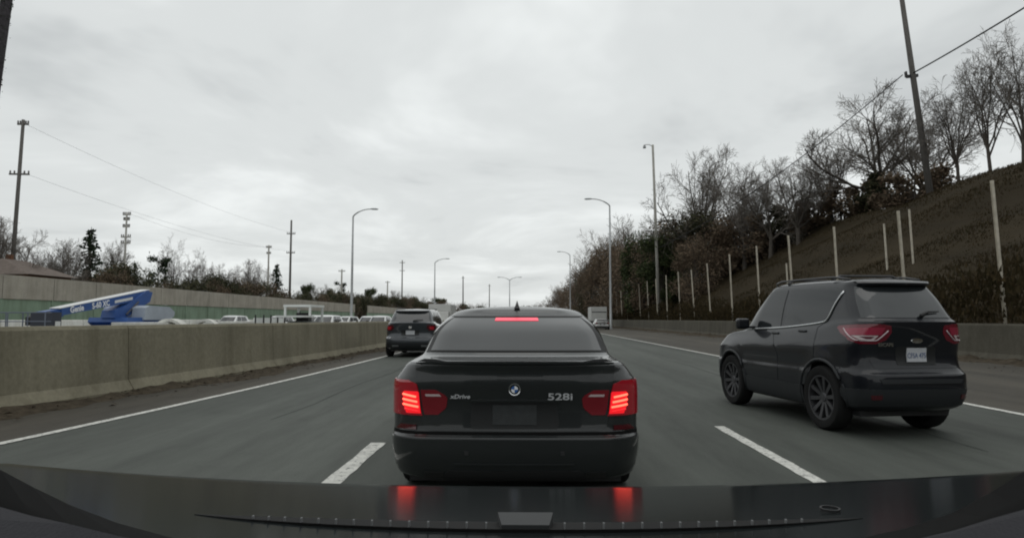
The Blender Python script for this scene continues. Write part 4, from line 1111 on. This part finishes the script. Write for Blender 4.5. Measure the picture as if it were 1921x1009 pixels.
mb = MB(); mb.box(-.4, .4, .5, 1.2, 1.2, 1.75); mb.build('seat', M_BLACK, t)
mb = MB(); mb.tube([(0, -.2, 1.5), (0, .1, 1.85)], .03, 6); mb.build('steering_column', M_BLACK, t)
for sx in (-.85, .85):
    for y in (-1.2, 1.1): wheel(t, sx, y, .5, .32, 8)

def small_suv(nm, px, X, rz, col, label, Y=None):
    p = at(px, 600, Y) if Y else atx(px, 600, X)
    return suv(nm, (p.x, p.y, 0), rz, col, label, (1, 1, 1), 1, '', False, None, 'vehicles on the closed road')
WP = car_paint('white_paint', (.62, .63, .62), .0, .35, .8)
small_suv('white_car', 628, -15.5, math.radians(180), WP, 'white car beyond the median barrier, just right of the canopied machine')
small_suv('white_car', 700, -16.5, math.radians(180), WP, 'white car beyond the median barrier, nearest to the grey SUV')
small_suv('white_car', 665, -20.0, math.radians(170), WP, 'white car standing behind the nearest median street light')
small_suv('white_car', 598, -17.5, math.radians(185), WP, 'white car beyond the median barrier, partly behind the canopied machine')
small_suv('white_car', 722, -13.5, math.radians(180), WP, 'white car beyond the median barrier, touching the left edge of the grey SUV')
small_suv('white_car', 455, -26.0, math.radians(180), WP, 'white car in front of the green wall behind the flatbed trailer')
small_suv('white_car', 540, -24.0, math.radians(180), WP, 'white car in front of the green wall left of the canopied machine')
def box_truck(x, y, rz, label, s=1.0, cab=(.55, .56, .55)):
    t = thing('box_truck', (x, y, 0), rz, label, 'truck'); t.scale = (s, s, s)
    CB = mat('truck_white', (.46, .46, .44), .5, var=.1, scale=1)
    bevel_box(-1.2, 1.2, 0, 5.2, 1.05, 3.2, .05, 'cargo_box', CB, t)
    mb = MB(); mb.box(-1.13, 1.13, -.012, -.002, 2.35, 2.48); mb.build('roller_door_gap', M_BLACK, t)
    mb = MB(); mb.box(-1.05, 1.05, -.10, .0, .62, .95); mb.build('rear_bumper', mat('site_grey', (.17, .18, .18), .6), t)
    mb = MB(); mb.prism([(5.25, .6), (7.2, .6), (7.25, 1.35), (6.8, 1.5), (6.5, 2.35), (5.3, 2.4)], 'x', -1.05, 1.05); mb.build('cab', CB, t)
    for sx in (-1, 1):
        mb = MB(); mb.box(sx * .9 - .12, sx * .9 + .12, -.12, -.102, .70, .82); mb.build('tail_lamp', M_LENSDARK, t)
        for yy in (1.1, 6.3): wheel(t, sx * .98, yy, .45, .28, 6)
    mb = MB(); mb.box(-.5, .5, .2, 6.8, .5, .9); mb.build('frame', M_BLACK, t)
p = at(1124, 600, 100); box_truck(p.x, 100, 0, 'white box truck far ahead at the right roadside beside the street light', .98)
# white flat car next to it
p = at(1128, 612, 88)
suv('silver_car', (p.x - .3, 84, 0), 0, car_paint('silver', (.34, .34, .33), .2, .4), 'silver car far ahead on the right shoulder in front of the box truck', (1, 1, .82), 1, '', False, None)
p = at(836, 590, 62); box_truck(p.x, 62, math.pi, 'white truck coming the other way behind the grey SUV', .82)

# house roof peeping over the noise wall
p = atx(30, 500, -43.5); t = thing('brick_house', (p.x, p.y, 0), 0, 'brick house with a low brown roof behind the noise wall', 'house'); t.scale = (.8, .52, .98)
mb = MB(); mb.box(-4, 4, -5.5, 4.5, 0, 5.05); mb.build('wall', mat('house_brick', (.16, .085, .055), .9, var=.2, scale=6), t)
mb = MB(); mb.add([(-4.6, -6.2, 5.05), (4.6, -6.2, 5.05), (4.6, 5.2, 5.05), (-4.6, 5.2, 5.05), (0, -3.0, 6.5), (0, 2.2, 6.5)], [(0, 1, 4), (1, 2, 5, 4), (2, 3, 5), (3, 0, 4, 5), (3, 2, 1, 0)])
rf = mb.build('roof', mat('house_roof', (.15, .125, .11), .9, var=.2, scale=2), t)
mb = MB(); mb.box(-1.4, -.8, .4, 1.0, 5.6, 7.0); mb.build('chimney', mat('house_brick', (.16, .085, .055), .9), rf)
for y in (-3.6, 1.4):
    mb = MB(); mb.box(4.0, 4.03, y, y + 1.3, 2.6, 4.0); f = mb.build('window', mat('site_white', (.66, .68, .66), .5), t)
    mb = MB(); mb.box(4.032, 4.045, y + .08, y + 1.22, 2.68, 3.92); mb.build('pane', glass_mat('suv_glass'), f)

# ------------------------------------------------------------------ trees
M_BARK = mat('bark_grey', (0.085, 0.075, 0.065), .9, var=.25, scale=3)
M_TWIG = mat('twig_grey', (0.150, 0.135, 0.120), .9)
M_TWIG2 = mat('twig_brown', (0.135, 0.103, 0.080), .9)
M_NEEDLE = [mat('needle_a', (0.022, 0.034, 0.020), .8), mat('needle_b', (0.033, 0.048, 0.026), .8)]
M_LEAFOL = [mat('leaf_olive', (0.062, 0.064, 0.036), .85), mat('leaf_olive2', (0.085, 0.080, 0.046), .85), mat('leaf_dark', (0.042, 0.046, 0.028), .85)]
M_LEAFBR = [mat('leaf_brown', (0.140, 0.102, 0.072), .9), mat('leaf_brown2', (0.105, 0.083, 0.058), .9), mat('leaf_brown3', (0.170, 0.128, 0.090), .9)]

def spread_tree(seed, h=10.0, ang=(.35, 1.0), trunk=.28, dens=1.0, girth=1.0):
    """leafless tree whose trunk forks low into several arching limbs"""
    rg = random.Random(seed); tr, cr = MB(), MB()
    def rvec(): return Vector((rg.gauss(0, 1), rg.gauss(0, 1), rg.gauss(0, 1))).normalized()
    def limb(p, d, L, r, lev):
        n = {1: 7, 2: 5, 3: 3, 4: 2}[lev]; pts, rad = [p.copy()], [r]; q, dd = p.copy(), d.copy()
        for i in range(n):
            dd = (dd + rvec() * (.17 if lev < 3 else .25) + Vector((0, 0, .10 if lev == 1 else .05))).normalized()
            q = q + dd * (L / n); pts.append(q.copy()); rad.append(max(r * (1 - .75 * (i + 1) / n), .010))
        (tr if lev == 1 else cr).tube(pts, rad, 6 if lev == 1 else (4 if lev == 2 else 3), caps=False)
        if lev == 4: return
        nk = int({1: 9, 2: 7, 3: 5}[lev] * dens)
        for k in range(nk):
            f = .2 + .8 * (k + rg.random()) / nk; i = min(int(f * n), n - 1); a = pts[i].lerp(pts[i + 1], f * n - i)
            ax = (pts[i + 1] - pts[i]).normalized(); sd = rvec(); sd = (sd - ax * sd.dot(ax)).normalized(); th = rg.uniform(.5, 1.05)
            rr = rad[i] * .6
            limb(a, (ax * math.cos(th) + sd * math.sin(th)).normalized(), L * {1: .50, 2: .52, 3: .6}[lev] * (1.15 - .55 * f) * rg.uniform(.8, 1.2), rr if lev < 3 else .012, lev + 1)
    H = h * trunk; tp = Vector((rg.uniform(-.2, .2), rg.uniform(-.2, .2), H))
    tr.tube([(0, 0, -.3), tp * .5, tp], [h * .026 * girth, h * .022 * girth, h * .019 * girth], 8)
    n0 = rg.randint(6, 8)
    for k in range(n0):
        a = 2 * math.pi * (k + rg.uniform(-.3, .3)) / n0; th = rg.uniform(*ang) if k else .12
        limb(tp - Vector((0, 0, rg.uniform(0, H * .25))), Vector((math.cos(a) * math.sin(th), math.sin(a) * math.sin(th), math.cos(th))), h * .60 * rg.uniform(.85, 1.12), h * .012 * girth, 1)
    return tr.mesh('trunk', False), cr.mesh('crown', False)
def leaf_quads(mb, c, s, rg, nm, flat=.6):
    u = Vector((rg.gauss(0, 1), rg.gauss(0, 1), rg.gauss(0, flat))).normalized(); v = u.cross(Vector((rg.gauss(0, 1), rg.gauss(0, 1), rg.gauss(0, 1)))).normalized()
    mb.cur = rg.randrange(nm)
    mb.add([c - u * s, c + v * s * .55, c + u * s, c - v * s * .55], [(0, 1, 2, 3)])
def spruce(seed, h=10.0, w=.26, n=2600):
    rg = random.Random(seed); tr, cr = MB(), MB()
    tr.tube([(0, 0, -.3), (0, 0, h * .5), (0, 0, h * .98)], [h * .018, h * .011, .02], 7)
    L = int(h * 3.4)
    for k in range(L):
        f = k / L; z = h * (.06 + .92 * f); R_ = h * w * (1 - f) ** .85 * rg.uniform(.6, 1.15) + .12
        for b in range(rg.randint(5, 7)):
            a = rg.uniform(0, 6.28); d = Vector((math.cos(a), math.sin(a), 0)); tip = d * R_ + Vector((0, 0, z - R_ * .28))
            root = Vector((0, 0, z))
            tr.tube([root, tip], [.03, .01], 3, caps=False)
            m = max(4, int(R_ * 9))
            for j in range(m):
                t = (j + rg.random()) / m; c = root.lerp(tip, t) + Vector((rg.gauss(0, .09), rg.gauss(0, .09), -abs(rg.gauss(0, .12))))
                leaf_quads(cr, c, rg.uniform(.12, .26) * (h / 10) ** .5, rg, 2)
    return tr.mesh('trunk', False), cr.mesh('crown', False)
def leafy(seed, h=5.0, rx=2.4, mats=3, n=2600, blobs=9, low=.1, leaf=.17):
    rg = random.Random(seed); tr, cr = MB(), MB()
    cen = []
    for k in range(blobs):
        a = rg.uniform(0, 6.28); rr = rx * .62 * math.sqrt(rg.random()); z = h * (low + (.92 - low) * rg.random())
        k_ = 1 - .45 * abs(z / h - .45)
        cen.append((Vector((math.cos(a) * rr * k_, math.sin(a) * rr * k_, z * .9)), rx * rg.uniform(.28, .5) * k_))
    tr.tube([(0, 0, -.3), (.05, 0, h * .35), (0, .08, h * .7)], [h * .022, h * .016, .03], 7)
    for c, r in cen:
        s0 = Vector((0, 0, h * .25)); tr.tube([s0, s0.lerp(c, .6) + Vector((0, 0, -.15)), c], [.06, .04, .015], 4, caps=False)
        for j in range(4):
            e_ = c + Vector((rg.gauss(0, 1), rg.gauss(0, 1), rg.gauss(.4, 1))).normalized() * r * 1.15
            tr.tube([c, e_], [.02, .008], 3, caps=False)
    for k in range(n):
        c, r = cen[rg.randrange(len(cen))]
        d = Vector((rg.gauss(0, 1), rg.gauss(0, 1), rg.gauss(0, .85))).normalized() * r * (rg.random() ** .4) * rg.uniform(.7, 1.15)
        leaf_quads(cr, c + d, leaf * rg.uniform(.6, 1.4), rg, mats, 1)
    return tr.mesh('trunk', False), cr.mesh('crown', False)
def clump_pine(seed, h=9.0):
    rg = random.Random(seed); tr, cr = MB(), MB()
    tr.tube([(0, 0, -.3), (.15, 0, h * .5), (-.1, .1, h * .95)], [h * .02, h * .014, .04], 7)
    for k in range(13):
        z = h * rg.uniform(.35, 1.0); a = rg.uniform(0, 6.28); L = h * .22 * rg.uniform(.4, 1.1) * (1.25 - z / h * .5)
        c = Vector((math.cos(a) * L, math.sin(a) * L, z + .2)); tr.tube([(0, 0, z - .3), c], [.06, .03], 4, caps=False)
        for j in range(150):
            d = Vector((rg.gauss(0, 1), rg.gauss(0, 1), rg.gauss(0, .6))) * .38
            leaf_quads(cr, c + d, rg.uniform(.10, .22), rg, 2, 1)
    return tr.mesh('trunk', False), cr.mesh('crown', False)

def prep(pair, bark, leaf):
    a, b = pair
    a.materials.append(bark)
    for m in (leaf if isinstance(leaf, list) else [leaf]): b.materials.append(m)
    return pair
T_BARE = [prep(spread_tree(1, 10, (.35, 1.2), .22, 1.2), M_BARK, M_TWIG), prep(spread_tree(2, 10, (.3, .95), .26, 1.15), M_BARK, M_TWIG), prep(spread_tree(3, 10, (.25, .85), .26, 1.15), M_BARK, M_TWIG), prep(spread_tree(4, 10, (.4, 1.2), .20, 1.15), M_BARK, M_TWIG)]
T_BARE += [prep(spread_tree(s, 10, (.10, .48), .30, .95, .62), M_BARK, M_TWIG) for s in (5, 6)]
T_BROWN = [prep(spread_tree(s, 10, (.2, .9), .16, 1.05), M_BARK, M_TWIG2) for s in (11, 12)]
T_SPR = [prep(spruce(s, 10, w), M_BARK, M_NEEDLE) for s, w in ((21, .25), (22, .17))]
T_OLIVE = [prep(leafy(s, 6, 2.6, 3, 3000, 11), M_BARK, M_LEAFOL) for s in (31, 32, 33)]
T_BRUSH = [prep(leafy(s, 5, 2.7, 3, 2600, 12, .05, .14), M_BARK, M_LEAFBR) for s in (41, 42, 43)]
T_THICKET = [prep(leafy(s, 5, 2.7, 3, 9000, 20, .04, .062), M_BARK, M_LEAFBR) for s in (44, 45, 46)]
T_THOL = [prep(leafy(s, 6, 2.7, 3, 8000, 20, .05, .075), M_BARK, M_LEAFOL) for s in (34, 35)]
T_PINE = [prep(clump_pine(51, 9), M_BARK, M_NEEDLE)]
M_LEAFGR = [mat('leaf_green', (0.046, 0.062, 0.026), .85), mat('leaf_green2', (0.066, 0.080, 0.034), .85), mat('leaf_green3', (0.032, 0.044, 0.020), .85)]
T_TALL = [prep(leafy(s, 10, 3.2, 3, 9000, 20, .12, .125), M_BARK, M_LEAFGR) for s in (61, 62)]
SETS = dict(thicket=(T_THICKET, 4.8), thol=(T_THOL, 5.7), bare=(T_BARE, 10.0), brown=(T_BROWN, 10.0), spruce=(T_SPR, 10.0), olive=(T_OLIVE, 5.7), brush=(T_BRUSH, 4.8), pine=(T_PINE, 9.3), tall=(T_TALL, 9.5))
trng = random.Random(99)
NAMES = dict(bare='bare_tree', brown='bare_tree', spruce='spruce_tree', olive='evergreen_shrub', brush='brown_bush', pine='pine_tree', tall='evergreen_tree')
CATS = dict(bare='tree', brown='tree', spruce='tree', olive='shrub', brush='bush', pine='tree', tall='tree')
def plant(kind, x, y, z, h, label, group=None, v=None, wide=1.0):
    big = dict(brush='thicket', olive='thol').get(kind) if h > 6.5 else None
    meshes, h0 = SETS[big or kind]; tm, cm = meshes[(trng.randrange(len(meshes)) if v is None else v) % len(meshes)]
    t = thing(NAMES[kind], (x, y, z), trng.uniform(0, 6.28), label, CATS[kind], group)
    s = h / h0; t.scale = (s * wide, s * wide, s)
    link('trunk', tm, None, t); link('crown', cm, None, t)
    return t
def plant_px(kind, px, ytop, X, label, group=None, v=None, wide=1.0, side='r'):
    p = atx(px, ytop, X)
    z = slope_z(X, p.y) if side == 'r' else 0.0
    return plant(kind, X, p.y, z - .1, max(1.5, p.z - z), label, group, v, wide)

# right embankment
for a in (
    ('bare', 1632, 168, 36, 'broad rounded bare tree left of the leaning pole, largest on the embankment', 0, 1.3),
    ('bare', 1718, 196, 38, 'bare tree directly behind the foot of the leaning pole', 3, 1.1),
    ('bare', 1790, 150, 35, 'slender bare tree right of the leaning pole, shortest of the upright three', 4, 1.0),
    ('bare', 1848, 92, 35.5, 'slender upright bare tree on the crest, middle of the three at the picture edge', 5, .9),
    ('bare', 1905, 72, 36.5, 'slender bare tree on the crest closest to the right picture edge', 4, .9),
    ('bare', 1318, 282, 24, 'tall bare tree right of the pale lamp pole', 1, .85),
    ('bare', 1392, 318, 26, 'bare tree between the lamp pole and the largest bare tree, lower one', 2, .95),
    ('bare', 1440, 290, 27.5, 'bare tree halfway between the lamp pole and the leaning pole', 0, .9),
    ('bare', 1492, 272, 29, 'bare tree just left of the largest bare tree', 3, .9),
    ('bare', 1556, 268, 33, 'bare tree tucked against the left side of the largest bare tree', 2, .9),
    ('tall', 1205, 398, 17.7, 'dark evergreen tree left of the pale lamp pole', 0, 1.0),
    ('tall', 1240, 436, 18.4, 'lower evergreen tree just behind the pale lamp pole', 1, 1.2),
    ('brown', 1150, 412, 19, 'brown bare tree beside the arm of the nearest right street light', 0, .8),
    ('brown', 1118, 440, 18.6, 'brown bare tree left of the nearest right street light', 1, .8),
    ('bare', 1172, 405, 23, 'grey bare tree behind the dark evergreen on the right', 2, .7),
    ('brown', 1098, 478, 18.6, 'brown bare tree above the far white box truck', 0, .8),
    ('brown', 1078, 505, 18.6, 'brown bare tree behind the farther right street light', 1, .8),
    ('brown', 1058, 528, 18.6, 'small distant brown tree, second last of the right-hand tree line', 0, .9),
    ('brown', 1040, 548, 18.4, 'most distant brown tree at the end of the right-hand tree line', 1, 1.0),
):
    plant_px(a[0], a[1], a[2], a[3], a[4], 'trees on the right embankment', a[5], a[6])
cnt = dict(brush=0, olive=0)
for k, (px, yt, X) in enumerate(((1745, 318, 36), (1715, 322, 35.5), (1680, 330, 35), (1645, 330, 35.5), (1610, 345, 34.5), (1575, 352, 34), (1540, 372, 33), (1510, 385, 31), (1478, 392, 30), (1448, 402, 28.5), (1415, 408, 27.5), (1385, 405, 26.5), (1352, 398, 25.5),
                    (1322, 392, 24), (1290, 400, 23), (1262, 428, 21), (1305, 450, 20.5), (1236, 450, 19.6), (1210, 470, 18.9), (1188, 455, 19.2), (1166, 462, 18.8), (1146, 480, 18.4), (1128, 490, 18.4), (1112, 500, 18.6), (1097, 520, 18.6), (1083, 530, 18.6), (1070, 543, 18.8), (1056, 553, 19))):
    kd = 'olive' if k % 5 == 3 else 'brush'; cnt[kd] += 1
    plant_px(kd, px, yt - 14, X, '%s %s bush along the embankment tree row, counted from the leaning pole' % (ordinal(cnt[kd]), 'brown' if kd == 'brush' else 'olive'), 'bushes under the right trees', None, 1.35 if X > 22 else .95)

# left, beyond the noise wall
for a in (
    ('bare', 8, 408, -45, 'grey bare tree at the left picture edge behind the house', 1, .8),
    ('bare', 55, 415, -47, 'rounded bare tree behind the brick house roof', 0, .9),
    ('bare', 92, 442, -48, 'bare tree right of the house, second from it', 3, .8),
    ('bare', 122, 450, -48, 'bare tree just left of the tall spruce', 2, .8),
    ('spruce', 172, 420, -46, 'tall dark spruce left of the pole with many crossarms', 0, 1.0),
    ('bare', 213, 448, -50, 'pale bare tree between the tall spruce and the many-armed pole', 2, .7),
    ('tall', 208, 476, -43, 'dome-shaped dark evergreen tree right of the tall spruce', 0, 1.0),
    ('spruce', 254, 486, -46, 'narrow dark conifer right of the many-armed pole', 1, .7),
    ('pine', 298, 477, -46, 'pine tree with separate needle clumps above the noise wall', 0, .75),
    ('bare', 324, 460, -47, 'thin pale bare tree right of the clumpy pine', 5, .7),
    ('bare', 372, 482, -47, 'bare tree above the brown bush in the middle of the noise wall', 4, .8),
    ('bare', 412, 482, -47, 'spreading bare tree left of the two short utility poles', 0, .9),
    ('bare', 465, 490, -48, 'small bare tree left of the short utility pole', 1, .8),
    ('bare', 488, 492, -50, 'pale bare tree touching the short utility pole', 3, .7),
    ('spruce', 520, 490, -46, 'small spruce between the two utility poles', 0, .9),
    ('tall', 572, 528, -48, 'low evergreen tree right of the tall straight utility pole', 1, .8),
    ('bare', 605, 527, -49, 'fuzzy bare tree above the canopied machine', 0, 1.0),
    ('tall', 622, 525, -48, 'dark evergreen tree left of the nearest median street light', 0, .8),
    ('pine', 640, 527, -47, 'distant pine tree next to the thin utility pole', 0, .7),
    ('tall', 690, 536, -48, 'distant evergreen tree right of the nearest median street light', 1, .9),
    ('spruce', 716, 548, -48, 'tiny distant conifer left of the grey SUV', 1, 1.0),
    ('bare', 737, 546, -49, 'distant bare tree above the left side of the grey SUV', 1, 1.0),
    ('tall', 778, 545, -48, 'distant evergreen tree above the right side of the grey SUV', 0, .9),
    ('bare', 800, 552, -46, 'distant bare tree right of the grey SUV roof', 3, .9),
):
    plant_px(a[0], a[1], a[2], a[3], a[4], 'trees beyond the noise wall', a[5], a[6], 'l')
k = 0
y = 44.0
cnt = dict(brush=0, olive=0)
while y < 330:
    X = -41.5 - trng.random() * 3
    kd = 'olive' if k % 3 else 'brush'
    if 46 < y < 64: X -= 8
    cnt[kd] += 1
    plant(kd, X, y, -.1, trng.uniform(5.2, 7.2) + y * .012, '%s %s shrub behind the noise wall, counted from the left picture edge' % (ordinal(cnt[kd]), 'olive' if k % 3 else 'brown'), 'shrubs behind the noise wall', None, 1.1)
    y += 2.4 + y * .022; k += 1
# far end of the highway
for k, (px, yt, Y, kd) in enumerate(((830, 556, 330, 'tall'), (848, 560, 360, 'brown'), (868, 562, 380, 'tall'), (888, 563, 400, 'brown'), (905, 566, 430, 'tall'), (925, 572, 460, 'brown'), (945, 575, 470, 'tall'), (965, 572, 480, 'brown'), (985, 566, 480, 'tall'), (1005, 570, 480, 'brown'), (1022, 562, 460, 'brown'))):
    p = at(px, yt, Y)
    plant(kd, p.x, Y, -.1, p.z, 'small %s tree on the far skyline, %s of eleven from the left' % ('evergreen' if kd == 'tall' else 'brown bare', ordinal(k + 1)), 'skyline trees at the highway end', None, 1.6)

# ------------------------------------------------------------------ the car the camera rides in: bonnet, modelled vent reflection, dashboard edge
own = thing('own_car', (0, 0, 0), 0, 'dark bonnet, modelled vent reflection and dashboard edge of the car the camera rides in', 'car')
HS = 0.158
def hood_z(X, Y):
    if Y <= 1.30: z = 1.031 + (1.30 - Y) * HS
    else: z = 1.031 - HS * (Y - 1.30) - 0.55 * (Y - 1.30) ** 1.5
    return z + 0.030 * (abs(X) / .9) ** 2.2
M_HOOD = car_paint('own_hood', (0.0115, 0.0140, 0.0145), .0, .12, .0, .025)
mb = MB(); nu, nv = 48, 40; vs_ = []
for j in range(nv + 1):
    Y = .56 + (2.15 - .56) * j / nv
    wd = 1.02 - .10 * max(0, Y - 1.2) ** 2
    for i in range(nu + 1):
        X = -wd + 2 * wd * i / nu
        vs_.append((X, Y, hood_z(X, Y)))
mb.add(vs_, [(j * (nu + 1) + i, j * (nu + 1) + i + 1, (j + 1) * (nu + 1) + i + 1, (j + 1) * (nu + 1) + i) for j in range(nv) for i in range(nu)])
# nose below the front edge
b = len(mb.v) - (nu + 1)
fr = [(mb.v[b + i][0], mb.v[b + i][1] + .05, .30) for i in range(nu + 1)]
k0 = len(mb.v); mb.v += fr
for i in range(nu): mb.f.append((b + i, b + i + 1, k0 + i + 1, k0 + i)); mb.mi.append(0)
mb.build('bonnet', M_HOOD, own, smooth=True)
# windscreen reflection of the defroster vent, modelled as black crescent with bright slats
def cres(u):   # u -1..1 -> X, front Y, rear Y
    X = .345 * u
    yc = .770 + .045 * u * u
    hw = .026 * max(0, 1 - min(1, abs(u) / 1.18) ** 2.6) + .0006
    return X, yc + hw, yc - hw * 1.1
mb = MB(); n = 48; vs_ = []
for i in range(n + 1):
    X, a, c = cres(-1.18 + 2.36 * i / n)
    zt = .0006 + .003 * (a - c) / .055
    vs_ += [(X, a, hood_z(X, a) + zt), (X, c, hood_z(X, c) + zt), (X, a, hood_z(X, a) - .004), (X, c, hood_z(X, c) - .004)]
mb.add(vs_, [(i * 4, i * 4 + 4, i * 4 + 5, i * 4 + 1) for i in range(n)] + [(i * 4, i * 4 + 2, i * 4 + 6, i * 4 + 4) for i in range(n)] + [(i * 4 + 1, i * 4 + 5, i * 4 + 7, i * 4 + 3) for i in range(n)])
mb.build('vent_reflection', mat('reflected_vent_black', (.004, .004, .004), .8, spec=.2), own)
M_REFL_SLAT = mat('reflected_slat', (.15, .155, .158), .6)
for i in range(31):
    u = -.93 + 1.86 * i / 30
    if abs(u) < .09: continue
    X, a, c = cres(u)
    ym = c + .004; z = hood_z(X, ym); hh = (a - c) * .145 + .002
    mb = MB(); mb.box(X - .0009, X + .0009, ym - .002, ym + .002, z - .002, z + hh)
    mb.build('reflected_slat', M_REFL_SLAT, own)
X, a, c = cres(0)
mb = MB(); mb.prism([(-.032, a - .004), (.032, a - .004), (.026, c + .004), (-.026, c + .004)], 'z', hood_z(0, a), hood_z(0, a) + .016); mb.build('reflected_block', mat('reflected_block', (.022, .024, .025), .7), own)
# windscreen reflection of the dash sun sensor, modelled as a small ring on bonnet
mb = MB(); p = (0.33, .86)
Yc = .90; Xc = (1538 - 985) / F_PX * Yc
mb.lathe([(.0105, .000), (.0105, .003), (.0125, .003), (.0125, .000)], 'z', 24, (Xc, Yc, hood_z(Xc, Yc) + .002)); mb.build('sensor_reflection', M_BLACK, own)
# dashboard: black moulding that rises towards both windscreen pillars, grey pad behind it
def dash_curve(Y, pts, dz=0.0):
    return [at(px, py, Y) + Vector((0, 0, dz)) for px, py in pts]
front = dash_curve(.55, [(-160, 800), (-60, 850), (0, 880), (60, 912), (130, 946), (220, 980), (330, 1010), (520, 1042), (960, 1060), (1400, 1042), (1600, 1012), (1700, 990), (1790, 960), (1860, 922), (1921, 884), (1990, 846), (2080, 800)])
mid = dash_curve(.50, [(-160, 900), (-60, 925), (0, 950), (60, 967), (130, 985), (220, 1004), (330, 1026), (520, 1052), (960, 1070), (1400, 1052), (1600, 1034), (1700, 1015), (1790, 994), (1860, 972), (1921, 955), (1990, 930), (2080, 900)])
back = dash_curve(.40, [(-160, 960), (-60, 968), (0, 974), (60, 978), (130, 982), (220, 1004), (330, 1030), (520, 1060), (960, 1085), (1400, 1060), (1600, 1038), (1700, 1018), (1790, 998), (1860, 980), (1921, 966), (1990, 955), (2080, 950)])
low = [v + Vector((0, .04, -.20)) for v in front]
mb = MB(); n = len(front)
mb.add(low + front + mid, [(r_ * n + i, r_ * n + i + 1, (r_ + 1) * n + i + 1, (r_ + 1) * n + i) for r_ in range(2) for i in range(n - 1)])
mb.build('windscreen_surround', mat('frit_black', (.003, .003, .003), .9, spec=.1), own, smooth=True)
far = [v + Vector((0, -.18, -.06)) for v in back]
mb = MB(); mb.add(mid + back + far, [(r_ * n + i, r_ * n + i + 1, (r_ + 1) * n + i + 1, (r_ + 1) * n + i) for r_ in range(2) for i in range(n - 1)])
mb.build('dashboard', mat('dash_grey', (.030, .030, .034), .8, bump=.3, bscale=400), own, smooth=True)
